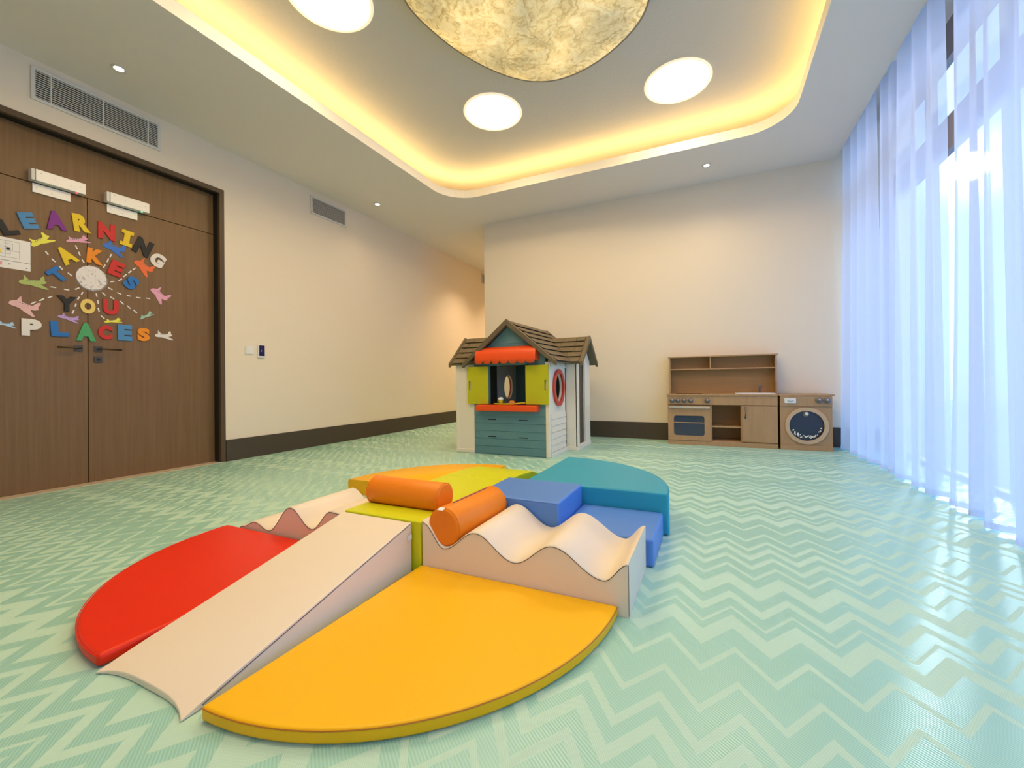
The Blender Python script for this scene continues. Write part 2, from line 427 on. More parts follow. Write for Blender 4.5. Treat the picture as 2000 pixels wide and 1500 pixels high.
# lower ceiling with the rounded cove opening, stops short of the window for the curtain pocket
CX0, CX1, CY0, CY1, CR = -3.2156, 0.757, -0.35, 4.7588, 0.42
XP = 1.333
cove = rrect(CX0, CX1, CY0, CY1, CR)
bm = B(); prism(bm, [(XL, YN), (XP, YN), (XP, YB), (XC, YB), (XC, YF), (XL, YF)], [rrect(CX0 - .012, CX1 + .012, CY0 - .012, CY1 + .012, CR + .012)[::-1]], XY, HC, HC + .07)
struct('ceiling', bm, 'ceiling')
bm = B(); prism(bm, rrect(CX0 - .011, CX1 + .011, CY0 - .011, CY1 + .011, CR + .011), [cove[::-1]], XY, HC - .0005, HC + .100)
bmo = struct('trim_1', bm, 'fascia')
HU = HC + .35
def up_out(d): return rrect(CX0 - d, CX1 + d, CY0 - d, CY1 + d, CR + d)
bm = B(); prism(bm, up_out(.64), [], XY, HU, HU + .04)
struct('ceiling_recess', bm, 'upper')
bm = B(); prism(bm, up_out(.64), [up_out(.60)[::-1]], XY, HC + .07, HU)
struct('trim_2', bm, 'fascia')
# pocket over the curtain
bm = B(); box(bm, XP, XW, YN, YB, HC + .28, HC + .32); box(bm, XP - .02, XP - .001, YN, YB, HC + .0705, HC + .28)
struct('ceiling_curtain_pocket', bm, 'ceiling')
# skirting
bm = B(); box(bm, XL, XL + .014, DY1 + .002, YF - .002, 0, .222)
struct('baseboard_left', bm, 'base', bevel=.002)
bm = B(); box(bm, XL, XL + .014, YN, DY0 - .002, 0, .222)
struct('baseboard_left_near', bm, 'base')
bm = B(); box(bm, XC - .014, XW - .1, YB - .014, YB, 0, .222); box(bm, XC - .014, XC, YB, YF, 0, .222)
struct('baseboard_back', bm, 'base', bevel=.002)
bm = B(); box(bm, XL - .16, XL + .012, DY0 + .046, DY1 - .046, -0.02, .003)
struct('trim_3', bm, 'stone')

# cove LED strip: runs in the shelf behind the lip
led = thing('cove_light_strip', 'warm light strip hidden on the ledge around the raised ceiling recess', 'light strip')
bm = B()
a, b_ = up_out(.17), up_out(.21)
n = len(a)
va = [bm.verts.new((p[0], p[1], HC + .085)) for p in a]; vb = [bm.verts.new((p[0], p[1], HC + .10)) for p in b_]
for i in range(n):
    j = (i + 1) % n; bm.faces.new([va[i], va[j], vb[j], vb[i]])
M['led'] = emis('warm_led', COVE_COL, COVE_STR)
obj('diffuser', bm, 'led', led)
bm = B(); prism(bm, up_out(.21), [up_out(.15)[::-1]], XY, HC + .0705, HC + .08)
obj('channel', bm, 'ventw', led)

# ------------------------------------------------------------------ window wall
M['disc'] = emis('disc_lamp', DISC_COL, DISC_STR)
M['discring'] = mat('frosted_acrylic_rim', (.85, .80, .7), .4, emit=(1, .78, .5), estr=.28)
posts = [5.62, 4.62, 3.62, 2.62, 1.62, .62, -.38, -1.38, -2.15]
for i in range(len(posts) - 1):
    y1, y0 = posts[i], posts[i + 1]
    w_ = thing('window_%d' % (i + 1), None, None); w_['kind'] = 'structure'
    bm = B(); prism(bm, rect(y0, y1, 0, HC + .28), [rect(y0 + .03, y1 - .03, .035, 2.56)[::-1], rect(y0 + .03, y1 - .03, 2.82, HC)[::-1]], YZ, XW - .08, XW - .02)
    obj('window_frame', bm, 'alu', w_)
    for za, zb in ((.035, 2.56), (2.82, HC)):
        bm = B(); box(bm, XW - .052, XW - .048, y0 + .03, y1 - .03, za, zb)
        obj('pane', bm, 'glass', w_)
bm = B(); box(bm, XW + .0, XW + 14, -14, 22, -.25, -.2)
struct('ground_outside', bm, 'ext')

# ------------------------------------------------------------------ curtains
def curtain(name, label, y_far, y_near, x_top, x_bot, crests, slant=0.0, seed=1):
    rnd = random.Random(seed)
    # plan profile: crests (small x) at the given y, valleys between
    ys = [c for c in crests if y_near <= c <= y_far]
    knots = [(y_far, 0.3)]
    for i, c in enumerate(ys):
        knots.append((c, -1 + .25 * rnd.random()))
        nx = ys[i + 1] if i + 1 < len(ys) else y_near
        f = rnd.uniform(.35, .6)
        knots.append((c + (nx - c) * f, .75 + .25 * rnd.random()))
    pts = []
    for (ya, xa), (yb, xb) in zip(knots, knots[1:]):
        m = max(3, int(abs(ya - yb) / .02))
        for k in range(m):
            t = k / m; s = (1 - math.cos(PI * t)) / 2
            pts.append((ya + (yb - ya) * t, xa + (xb - xa) * s))
    pts.append(knots[-1])
    NZ = 26
    bm = B(); grid = []
    ztop = HC + .24; ycen = (y_far + y_near) / 2
    ph = [rnd.uniform(0, 6.3) for _ in range(6)]
    for iz in range(NZ + 1):
        t = iz / NZ                     # 0 top, 1 bottom
        z = ztop + (0.018 - ztop) * t
        amp = .026 + .030 * t; xc = x_top + (x_bot - x_top) * t
        row = []
        for (y, s) in pts:
            yk = ycen + (y - ycen) * (1 + (t - .42) * .028 / max(.3, y_far - y_near))
            yy = yk + .020 * math.sin(2.1 * y + 2.6 * t + ph[0]) * t + .012 * math.sin(7 * y + 4 * t + ph[1]) * t + slant * (t - .5) * math.sin(1.7 * y + ph[2])
            row.append(bm.verts.new((xc + amp * s + .006 * math.sin(23 * y + 5 * t + ph[3]) * t, yy, z + .0)))
        grid.append(row)
    for a, b_ in zip(grid, grid[1:]):
        for k in range(len(a) - 1): bm.faces.new([a[k], a[k + 1], b_[k + 1], b_[k]])
    t_ = thing(name, label, 'curtain')
    obj('fabric', bm, 'sheer', t_, smooth=True)
    bm = B()
    row = [( (x_bot) + .056 * s, ycen + (y - ycen) * (1 + .58 * .028 / max(.3, y_far - y_near)) + .020 * math.sin(2.1 * y + 2.6 + ph[0]) + .012 * math.sin(7 * y + 4 + ph[1]) + slant * .5 * math.sin(1.7 * y + ph[2])) for (y, s) in pts]
    row = [(x + .006 * math.sin(23 * pts[i][0] + 5 + ph[3]), y) for i, (x, y) in enumerate(row)]
    vv = [[bm.verts.new((x - .002, y, z)) for (x, y) in row] for z in (.016, .05)]
    for k in range(len(row) - 1): bm.faces.new([vv[0][k], vv[0][k + 1], vv[1][k + 1], vv[1][k]])
    obj('hem', bm, 'sheer', t_, smooth=True)
    return t_
PANELS = [
 (5.62, 4.575, 1.365, 1.33, [5.45, 5.20, 4.96, 4.72], 'white sheer curtain panel in the far corner beside the toy washing machine'),
 (4.55, 4.185, 1.385, 1.35, [4.45, 4.25], 'narrow white sheer curtain panel, second from the far corner'),
 (4.165, 3.385, 1.365, 1.33, [4.05, 3.80, 3.55], 'wide white sheer curtain panel, third from the far corner'),
 (3.365, 3.045, 1.385, 1.35, [3.30, 3.12], 'narrow white sheer curtain panel with the low sun shining through'),
 (3.020, 2.080, 1.360, 1.325, [2.92, 2.66, 2.36, 2.15], 'white sheer curtain panel at the right edge of the photo'),
 (2.06, -2.1, 1.375, 1.34, [1.9, 1.65, 1.4, 1.15, .9, .6, .3, 0, -.3, -.6, -.9, -1.2, -1.5, -1.8], 'white sheer curtain panel continuing beside the camera')]
for i, (ya_, yb_, xt_, xb_, cr_, lab) in enumerate(PANELS):
    curtain('sheer_curtain', lab, ya_, yb_, xt_, xb_, cr_, .02, 3 + i)['group'] = 'sheer curtain panels'

# ------------------------------------------------------------------ ceiling fittings
for (x, y, lab) in ((-2.04, 3.80, 'round glowing disc light in the ceiling recess above the playhouse side'),
                    (-.246, 4.156, 'round glowing disc light in the ceiling recess nearest the curtains'),
                    (-2.49, 2.15, 'round glowing disc light half cut by the top edge, left of the paper shade'),
                    (.02, 1.15, 'added out-of-frame disc light giving fill on the curtain side'),  # this disc and the next are unseen lamps added as general fill
                    (-1.65, .62, 'added out-of-frame disc light giving fill on the door side')):
    t_ = thing('disc_light', lab, 'ceiling light', (x, y, HU), 'round disc lights in the ceiling recess')
    bm = B(); lathe(bm, [(.276, -.001), (.302, -.001), (.305, -.006), (.300, -.012), (.284, -.013), (.276, -.008)], (0, 0, 0), 'Z', 64)
    # ring only: drop the two end caps
    bm.faces.ensure_lookup_table()
    caps = [f for f in bm.faces if len(f.verts) == 64]
    bmesh.ops.delete(bm, geom=caps, context='FACES_ONLY')
    obj('trim_ring', bm, 'discring', t_, smooth=True)
    bm = B(); lathe(bm, [(.001, -.003), (.15, -.003), (.24, -.004), (.276, -.007)], (0, 0, 0), 'Z', 64)
    caps = [f for f in bm.faces if len(f.verts) == 64]
    bmesh.ops.delete(bm, geom=caps[-1:], context='FACES_ONLY')
    obj('diffuser', bm, 'disc', t_, smooth=True)

# egg-shaped paper shade
eg = [(-1.94, 2.304), (-1.948, 2.42), (-1.926, 2.563), (-1.873, 2.79), (-1.775, 3.02), (-1.65, 3.22), (-1.51, 3.375), (-1.357, 3.47), (-1.173, 3.515), (-.95, 3.49), (-.735, 3.41), (-.545, 3.29), (-.42, 3.17), (-.345, 3.02),
      (-.29, 2.80), (-.28, 2.55), (-.32, 2.25), (-.42, 1.95), (-.60, 1.66), (-.85, 1.47), (-1.12, 1.42), (-1.40, 1.50), (-1.65, 1.70), (-1.83, 1.98)]
def smooth_loop(pts, it=2):
    for _ in range(it):
        o = []
        for i in range(len(pts)):
            p, q = pts[i], pts[(i + 1) % len(pts)]
            o += [(p[0] * .75 + q[0] * .25, p[1] * .75 + q[1] * .25), (p[0] * .25 + q[0] * .75, p[1] * .25 + q[1] * .75)]
        pts = o
    return pts
eg = smooth_loop(eg)
ecx, ecy = -1.12, 2.48
ZS = HC + .24
t_ = thing('pendant_shade', 'large egg-shaped mottled parchment ceiling shade at the centre of the recess', 'ceiling light', (ecx, ecy, ZS))
bm = B()
rings = []
for s, dz in ((1.0, .0), (.97, -.010), (.88, -.022), (.7, -.036), (.45, -.046), (.2, -.050)):
    rings.append([bm.verts.new(((p[0] - ecx) * s, (p[1] - ecy) * s, dz)) for p in eg])
for a, b_ in zip(rings, rings[1:]):
    for k in range(len(a)): bm.faces.new([a[k], a[(k + 1) % len(a)], b_[(k + 1) % len(a)], b_[k]])
bm.faces.new(rings[-1])
obj('paper_panel', bm, 'drum', t_, smooth=True)
bm = B()
prism(bm, [((p[0] - ecx) * 1.004, (p[1] - ecy) * 1.004) for p in eg], [[((p[0] - ecx) * .985, (p[1] - ecy) * .985) for p in eg][::-1]], XY, -.004, .100)
M['rim'] = mat('shade_rim', (0.30, 0.24, 0.18), 0.6)
obj('rim', bm, 'rim', t_)

for (x, y, lab) in ((-4.152, 1.626, 'small recessed downlight in the lower ceiling above the double door'),
                    (-4.166, 4.362, 'small recessed downlight in the lower ceiling beside the middle air vent'),
                    (-.007, 5.213, 'small recessed downlight in the lower ceiling above the toy kitchen'),
                    (-3.75, 6.9, 'small recessed downlight in the corridor ceiling behind the back wall corner'),
                    (-3.75, 8.4, 'small recessed downlight at the far end of the corridor ceiling')):
    t_ = thing('downlight', lab, 'ceiling light', (x, y, HC), 'small recessed downlights')
    bm = B(); lathe(bm, [(.030, -.0005), (.048, -.0005), (.046, -.006), (.036, -.007), (.030, -.004)], (0, 0, 0), 'Z', 28)
    caps = [f for f in bm.faces if len(f.verts) == 28]; bmesh.ops.delete(bm, geom=caps, context='FACES_ONLY')
    obj('trim_ring', bm, 'ventw', t_, smooth=True)
    bm = B(); lathe(bm, [(.001, -.0025), (.030, -.003)], (0, 0, 0), 'Z', 24)
    if 'dl' not in M: M['dl'] = emis('downlight_lamp', (1, .93, .78), 9)
    obj('lamp', bm, 'dl', t_)
    ld = bpy.data.lights.new('downlight_beam', 'SPOT'); ld.energy = SPOT_W; ld.color = SPOT_COL; ld.spot_size = math.radians(110); ld.spot_blend = 1; ld.shadow_soft_size = .03
    lo = bpy.data.objects.new('downlight_beam', ld); COL.objects.link(lo); lo.location = (x, y, HC - .012)
    if y > 6: ld.energy = 75

def vent(y0, y1, z0, z1, label, muls):
    t_ = thing('air_vent', label, 'air vent', (XL, (y0 + y1) / 2, z0), 'air vents high on the left wall')
    cy = (y0 + y1) / 2; fwid = .022
    bm = B(); prism(bm, rect(y0 - cy, y1 - cy, 0, z1 - z0), [rect(y0 - cy + fwid, y1 - cy - fwid, fwid, z1 - z0 - fwid)[::-1]], YZ, .001, .014)
    obj('frame', bm, 'ventw', t_, bevel=.002)
    bm = B(); box(bm, .0008, .002, y0 - cy + .01, y1 - cy - .01, .01, z1 - z0 - .01); obj('backing', bm, 'dark', t_)
    bm = B(); nsl = 13; hh = (z1 - z0 - 2 * fwid) / nsl
    for k in range(nsl):
        z = fwid + hh * (k + .5)
        box(bm, .003, .011, y0 - cy + fwid, y1 - cy - fwid, z - hh * .15, z + hh * .17)
    for m_ in muls: box(bm, .0025, .0125, m_ - cy - .004, m_ - cy + .004, fwid, z1 - z0 - fwid)
    ob = obj('louvre', bm, 'ventw', t_)
vent(1.296, 2.091, 2.955, 3.207, 'widest air vent on the left wall, directly above the double door', (1.40, 1.70, 2.0))
vent(3.66, 4.215, 2.958, 3.192, 'smaller air vent high on the left wall right of the door', ())
vent(7.94, 8.45, 2.965, 3.195, 'farthest air vent, mostly hidden behind the corner of the back wall', ())

# ------------------------------------------------------------------ double door
XD = -4.714
d_ = thing('door_1', None, None); d_['kind'] = 'structure'
bm = B(); o_, i_ = .0, .045
prism(bm, [(DY0, 0), (DY0, DZ), (DY1, DZ), (DY1, 0), (DY1 - i_, 0), (DY1 - i_, DZ - i_), (DY0 + i_, DZ - i_), (DY0 + i_, 0)], [], YZ, XL - .03, XL + .006)
obj('door_frame', bm, 'framewood', d_, bevel=.002)
bm = B()
prism(bm, [(DY0, 0), (DY0, DZ), (DY1, DZ), (DY1, 0), (DY1 - .04, 0), (DY1 - .04, DZ - .04), (DY0 + .04, DZ - .04), (DY0 + .04, 0)], [], YZ, XL - .16, XL - .031)
obj('reveal', bm, 'dark', d_)
SEAM = 1.641; LT = 2.366
bm = B(); box(bm, XD - .04, XD, DY0 + .04, SEAM - .0025, .004, LT - .003); obj('door_leaf', bm, 'wood', d_, bevel=.0015)
bm = B(); box(bm, XD - .04, XD, SEAM + .0025, DY1 - .042, .004, LT - .003); obj('door_leaf', bm, 'wood', d_, bevel=.0015)
bm = B(); box(bm, XD - .04, XD, DY0 + .04, DY1 - .042, LT + .003, DZ - .042); obj('transom_panel', bm, 'wood', d_, bevel=.0015)
bm = B(); box(bm, XD - .05, XD - .041, DY0 + .02, DY1 - .02, 0, DZ - .02); obj('back_panel', bm, 'dark', d_)
# handles
for s, yc in ((-1, 1.583), (1, 1.702)):
    bm = B(); box(bm, XD, XD + .008, yc - .026, yc + .026, 1.088, 1.138)
    h_ = obj('handle_plate', bm, 'darksteel', d_, bevel=.002)
    bm = B(); tube(bm, [(XD + .006, yc, 1.113), (XD + .045, yc, 1.113), (XD + .052, yc + s * .012, 1.113), (XD + .052, yc + s * .135, 1.111)], .0075, 10)
    obj('lever', bm, 'darksteel', d_, smooth=True)
bm = B(); box(bm, XD, XD + .008, 1.676, 1.728, .998, 1.05); obj('lock_plate', bm, 'darksteel', d_, bevel=.002)
bm = B(); lathe(bm, [(.011, 0), (.011, .006), (.008, .007)], (XD + .008, 1.702, 1.024), 'X', 16); obj('lock_cylinder', bm, 'dark', d_)

# magnetic locks on the transom
def maglock(y0, y1, ledname, ledcol, label):
    t_ = thing('magnetic_door_lock', label, 'door lock', (XD, y0, 2.36), 'magnetic locks on the door')
    x0 = .001
    bm = B(); box(bm, x0, .062, .022, y1 - y0, .010, .098); o = obj('magnet_housing', bm, 'maglock', t_, bevel=.003)
    bm = B(); box(bm, x0, .058, 0, .020, .012, .096); obj('end_cap', bm, 'ventw', t_, bevel=.002)
    for yy, zz in ((.05, .075), (.12, .055), (.21, .045), ((y1 - y0) - .03, .06)):
        bm = B(); lathe(bm, [(.0035, 0), (.0035, .002), (.001, .0025)], (.062, yy, zz), 'X', 10)
        obj('screw', bm, 'steel', t_)
    bm = B(); prism(bm, rect(.018, .225, -.068, .002), [], YZ, x0, .012)
    obj('armature_plate', bm, 'maglock', t_, bevel=.002)
    for yy, zz in ((.04, -.03), (.12, -.045), (.205, -.03)):
        bm = B(); lathe(bm, [(.004, 0), (.004, .002), (.001, .0025)], (.012, yy, zz), 'X', 10)
        obj('bolt', bm, 'steel', t_)
    bm = B(); lathe(bm, [(.005, 0), (.005, .003), (.001, .005)], (.045, y1 - y0 - .05, .010), 'Z', 10)
    for v in bm.verts: v.co.z -= .004
    obj('indicator_lamp', bm, emis(ledname, ledcol, 4.0), t_)
maglock(1.314, 1.612, 'red_indicator', (1, .02, .05), 'white magnetic door lock with red indicator above the left door leaf')
maglock(1.741, 2.032, 'green_indicator', (.05, .9, .35), 'white magnetic door lock with green indicator above the right door leaf')

# ------------------------------------------------------------------ decoration on the door
PAL = {'black': (.012, .011, .010), 'sky blue': (.07, .25, .52), 'purple': (.21, .022, .25), 'yellow': (.82, .56, .012), 'red': (.60, .022, .018), 'white': (.80, .74, .69),
       'blue': (.015, .16, .50), 'orange': (.85, .27, .008), 'pale yellow': (.84, .60, .16), 'green': (.07, .36, .14), 'pink': (.78, .36, .52), 'royal blue': (.04, .17, .62),
       'mint': (.36, .60, .46), 'lilac': (.52, .32, .66), 'pale blue': (.45, .64, .84), 'pale pink': (.80, .47, .46), 'olive green': (.42, .50, .14), 'coral': (.85, .16, .04), 'lemon': (.84, .78, .08)}
for k, c in PAL.items(): M['p_' + k] = mat('craft_' + k.replace(' ', '_'), c, 0.6, vary=(60, 0.10))
LETTERS = [('L', 'black', (1.235, 1.929), (1.190, 2.03)), ('E', 'sky blue', (1.33, 2.006), (1.292, 2.119)), ('A', 'purple', (1.464, 2.043), (1.443, 2.185)), ('R', 'yellow', (1.611, 2.07), (1.594, 2.214)),
 ('N', 'red', (1.758, 2.054), (1.760, 2.195)), ('I', 'yellow', (1.883, 2.039), (1.902, 2.177)), ('N', 'black', (1.982, 1.992), (2.034, 2.135)), ('G', 'white', (2.087, 1.913), (2.143, 2.03)),
 ('T', 'blue', (1.504, 1.649), (1.426, 1.723)), ('A', 'yellow', (1.552, 1.799), (1.474, 1.908)), ('K', 'orange', (1.681, 1.826), (1.691, 1.954)), ('E', 'red', (1.8, 1.758), (1.839, 1.882)), ('S', 'blue', (1.887, 1.67), (1.957, 1.766)),
 ('Y', 'black', (1.515, 1.404), (1.516, 1.526)), ('O', 'pale yellow', (1.638, 1.403), (1.639, 1.524)), ('U', 'red', (1.782, 1.414), (1.783, 1.541)),
 ('P', 'white', (1.327, 1.188), (1.327, 1.317)), ('L', 'blue', (1.477, 1.197), (1.472, 1.318)), ('A', 'green', (1.627, 1.174), (1.626, 1.324)), ('C', 'red', (1.746, 1.198), (1.746, 1.317)), ('E', 'sky blue', (1.876, 1.198), (1.876, 1.338)), ('S', 'orange', (2.006, 1.204), (2.007, 1.323))]
WORDS = ['LEARNING'] * 8 + ['TAKES'] * 5 + ['YOU'] * 3 + ['PLACES'] * 6
ORD = {('N', 0): 'first', ('N', 1): 'second'}
dg = None
def glyph_mesh(ch):
    cu = bpy.data.curves.new('glyph', 'FONT'); cu.body = ch; cu.size = 1.0; cu.offset = 0.045; cu.resolution_u = 6
    cu.extrude = 0.05; cu.bevel_depth = 0.025; cu.bevel_resolution = 2
    o = bpy.data.objects.new('glyph', cu); COL.objects.link(o)
    bpy.context.view_layer.update()
    me = bpy.data.meshes.new_from_object(o.evaluated_get(bpy.context.evaluated_depsgraph_get()))
    bpy.data.objects.remove(o); bpy.data.curves.remove(cu)
    xs = [v.co.x for v in me.vertices]; ys = [v.co.y for v in me.vertices]; zs = [v.co.z for v in me.vertices]
    x0, x1, y0, y1, z0 = min(xs), max(xs), min(ys), max(ys), min(zs)
    h = y1 - y0
    for v in me.vertices: v.co = ((v.co.x - (x0 + x1) / 2) / h, (v.co.y - y0) / h, (v.co.z - z0) / h)
    return me
WID = {'I': 1.1, 'L': .80, 'P': .80, 'E': .70, 'T': .85, 'A': .80, 'R': .70, 'N': .80, 'G': .85, 'K': .82, 'S': .75, 'Y': .92, 'O': .76, 'U': .80, 'C': .77}
seen_n = 0
for i, (ch, colr, bt, tp) in enumerate(LETTERS):
    me = glyph_mesh(ch)
    if ch == 'I':                       # the craft letter I has slab serifs
        bpy.data.meshes.remove(me); bm = B()
        outl = [(-.27, 0), (.27, 0), (.27, .22), (.13, .22), (.13, .78), (.27, .78), (.27, 1), (-.27, 1), (-.27, .78), (-.13, .78), (-.13, .22), (-.27, .22)]
        ngon_prism(bm, outl, XY, 0, .14); me = bpy.data.meshes.new('glyph'); bmesh.ops.recalc_face_normals(bm, faces=bm.faces[:]); bm.to_mesh(me); bm.free()
    upv = Vector((0, tp[0] - bt[0], tp[1] - bt[1])); hgt = upv.length; upv.normalize()
    rgt = Vector((0, upv.z, -upv.y)); nrm = Vector((1, 0, 0))
    me.name = 'craft_letter'; me.materials.clear()
    o = link('craft_letter', me, 'p_' + colr)
    gx = [v.co.x for v in me.vertices]; sx = hgt * WID[ch] / (max(gx) - min(gx)) if ch != 'I' else hgt * 1.1
    o.matrix_world = Matrix(((rgt.x * sx, upv.x * hgt, nrm.x * .06, XD + .001), (rgt.y * sx, upv.y * hgt, nrm.y * .06, bt[0]), (rgt.z * sx, upv.z * hgt, nrm.z * .06, bt[1]), (0, 0, 0, 1)))
    w_ = WORDS[i]; extra = ''
    if w_ == 'LEARNING' and ch == 'N':
        extra = 'first ' if seen_n == 0 else 'second '; seen_n += 1
    tag(o, '%s foam letter %s, %sin the word %s on the door' % (colr, ch, (extra.strip() + ' N ') if extra else '', w_), 'letter', 'foam letters of the slogan on the door')

# the round moon-like world map in the middle
t_ = thing('paper_globe', 'round white paper globe with pencilled marks at the centre of the door slogan', 'paper globe', (XD, 1.663, 1.704))
bm = B(); rnd = random.Random(4)
outl = [((.092 + rnd.uniform(-.0025, .0025)) * math.cos(2 * PI * k / 40), (.101 + rnd.uniform(-.0025, .0025)) * math.sin(2 * PI * k / 40)) for k in range(40)]
ngon_prism(bm, outl, YZ, .003, .007)
gm = mat('globe_paper', (.82, .76, .74), .8); t = gm.node_tree
v = t.nodes.new('ShaderNodeTexNoise'); v.inputs['Scale'].default_value = 26; v.inputs['Detail'].default_value = 5; v.inputs['Distortion'].default_value = 1.5
tcn = t.nodes.new('ShaderNodeTexCoord'); t.links.new(tcn.outputs['Object'], v.inputs['Vector'])
r = t.nodes.new('ShaderNodeValToRGB'); r.color_ramp.elements[0].position = .36; r.color_ramp.elements[0].color = (.42, .38, .38, 1); r.color_ramp.elements[1].position = .45; r.color_ramp.elements[1].color = (.82, .76, .74, 1)
t.links.new(v.outputs[0], r.inputs[0]); t.links.new(r.outputs[0], t.nodes['Principled BSDF'].inputs['Base Color'])
obj('paper_disc', bm, gm, t_)
bm = B(); ngon_prism(bm, [(p[0] * 1.07 + .003, p[1] * 1.05 - .004) for p in outl], YZ, .0008, .002)
M['wrap'] = mat('grey_backing', (.30, .28, .29), .4); obj('backing', bm, 'wrap', t_)

PLANES = [('lemon', (1.33, 1.877), (1.422, 1.982), (1.463, 1.956), 'lemon yellow paper airplane under the letter E of LEARNING'),
 ('pink', (1.515, 1.969), (1.644, 2.027), (1.667, 1.998), 'pink paper airplane just below the yellow letter R'),
 ('royal blue', (1.734, 2.01), (1.883, 1.988), (1.859, 1.923), 'royal blue paper airplane under the red letter N'),
 ('coral', (1.947, 1.922), (2.078, 1.854), (2.026, 1.791), 'orange paper airplane diving beside the white letter G'),
 ('pink', (2.068, 1.696), (2.189, 1.607), (2.134, 1.556), 'pink paper airplane at the far right end of a dashed trail'),
 ('mint', (1.984, 1.403), (2.074, 1.476), (2.089, 1.457), 'pale mint paper airplane at the lower right'),
 ('white', (2.093, 1.265), (2.229, 1.276), (2.24, 1.229), 'white paper airplane after the last letter of PLACES'),
 ('lemon', (1.742, 1.346), (1.851, 1.378), (1.864, 1.357), 'yellow paper airplane under the red letter U'),
 ('lilac', (1.465, 1.36), (1.589, 1.344), (1.583, 1.31), 'lilac paper airplane under the black letter Y'),
 ('pale blue', (1.157, 1.265), (1.247, 1.261), (1.26, 1.235), 'pale blue paper airplane before the white letter P, cut by the frame edge'),
 ('pale pink', (1.217, 1.433), (1.366, 1.391), (1.337, 1.329), 'largest pale pink paper airplane left of the word YOU'),
 ('olive green', (1.264, 1.589), (1.409, 1.61), (1.418, 1.554), 'olive green paper airplane under the posted notice')]
PO = [(0, -.01), (.04, .06), (.13, .11), (.19, .12), (.23, .31), (.26, .33), (.30, .24), (.36, .13), (.60, .10), (.74, .09), (.84, .26), (.93, .31), (.96, .24), (.93, .09), (1.0, .0), (.90, -.06), (.74, -.09), (.96, -.27), (1.0, -.33), (.90, -.33), (.55, -.21), (.38, -.13), (.12, -.11), (.03, -.08)]
for (colr, Np, Tp, Wp, lab) in PLANES:
    Nv, Tv, Wv = Vector(Np), Vector(Tp), Vector(Wp)
    ex = Tv - Nv; ey = (Wv - Nv - ex * .98) / -.32 
    # keep the two axes roughly square
    perp = Vector((-ex.y, ex.x)).normalized()
    if ey.length < .05: ey = perp * ex.length
    ey = (ey * .6 + perp * (ey.dot(perp)) * .4)
    pts = [(Nv + ex * a + ey * b_ * .9) for a, b_ in PO]
    bm = B(); prism(bm, [(p.x, p.y) for p in pts], [], YZ, XD + .001, XD + .004)
    o = obj('paper_airplane', bm, 'p_' + colr); tag(o, lab, 'paper airplane', 'paper airplanes on the door')
    bm = B()
    for k in range(4):
        a = .32 + k * .09; c = Nv + ex * a + ey * .07
        u_ = ex.normalized() * .003; v_ = perp * .003
        prism(bm, [tuple(c - u_ - v_), tuple(c + u_ - v_), tuple(c + u_ + v_), tuple(c - u_ + v_)], [], YZ, XD + .0042, XD + .0048)
    obj('windows', bm, 'ink', o)

DASHES = [(1.401, 1.857, 1.417, 1.832), (1.434, 1.807, 1.456, 1.786), (1.476, 1.758, 1.495, 1.735), (1.524, 1.717, 1.549, 1.696), (1.568, 1.952, 1.579, 1.924), (1.587, 1.903, 1.596, 1.874), (1.607, 1.845, 1.62, 1.82), (1.79, 1.94, 1.78, 1.909), (1.772, 1.899, 1.761, 1.864), (1.749, 1.839, 1.738, 1.81), (1.955, 1.861, 1.934, 1.838), (1.924, 1.828, 1.904, 1.801), (1.89, 1.788, 1.87, 1.761), (1.858, 1.741, 1.837, 1.719), (1.808, 1.707, 1.783, 1.699), (1.767, 1.646, 1.796, 1.632), (1.826, 1.614, 1.854, 1.604), (1.891, 1.601, 1.92, 1.598), (1.956, 1.596, 1.989, 1.595), (2.029, 1.6, 2.059, 1.601), (1.729, 1.597, 1.751, 1.575), (1.781, 1.569, 1.807, 1.553), (1.846, 1.542, 1.871, 1.518), (1.893, 1.511, 1.917, 1.487), (1.937, 1.48, 1.963, 1.453), (1.692, 1.582, 1.697, 1.554), (1.701, 1.525, 1.705, 1.494), (1.703, 1.461, 1.71, 1.43), (1.721, 1.398, 1.743, 1.374), (1.611, 1.578, 1.602, 1.554), (1.59, 1.534, 1.58, 1.509), (1.571, 1.476, 1.565, 1.449), (1.558, 1.42, 1.548, 1.39), (1.591, 1.609, 1.565, 1.59), (1.532, 1.578, 1.502, 1.579), (1.459, 1.584, 1.428, 1.584), (1.437, 1.511, 1.414, 1.494), (1.393, 1.485, 1.369, 1.463), (1.351, 1.454, 1.326, 1.432)]
TRAIL = ['toward the lemon yellow airplane'] * 4 + ['toward the pink airplane under the R'] * 3 + ['toward the royal blue airplane'] * 3 + ['toward the orange airplane'] * 5 + ['toward the far right pink airplane'] * 5 + ['toward the mint airplane'] * 5 + ['toward the yellow airplane under the U'] * 4 + ['toward the lilac airplane'] * 4 + ['toward the olive green airplane'] * 3 + ['toward the large pale pink airplane'] * 3
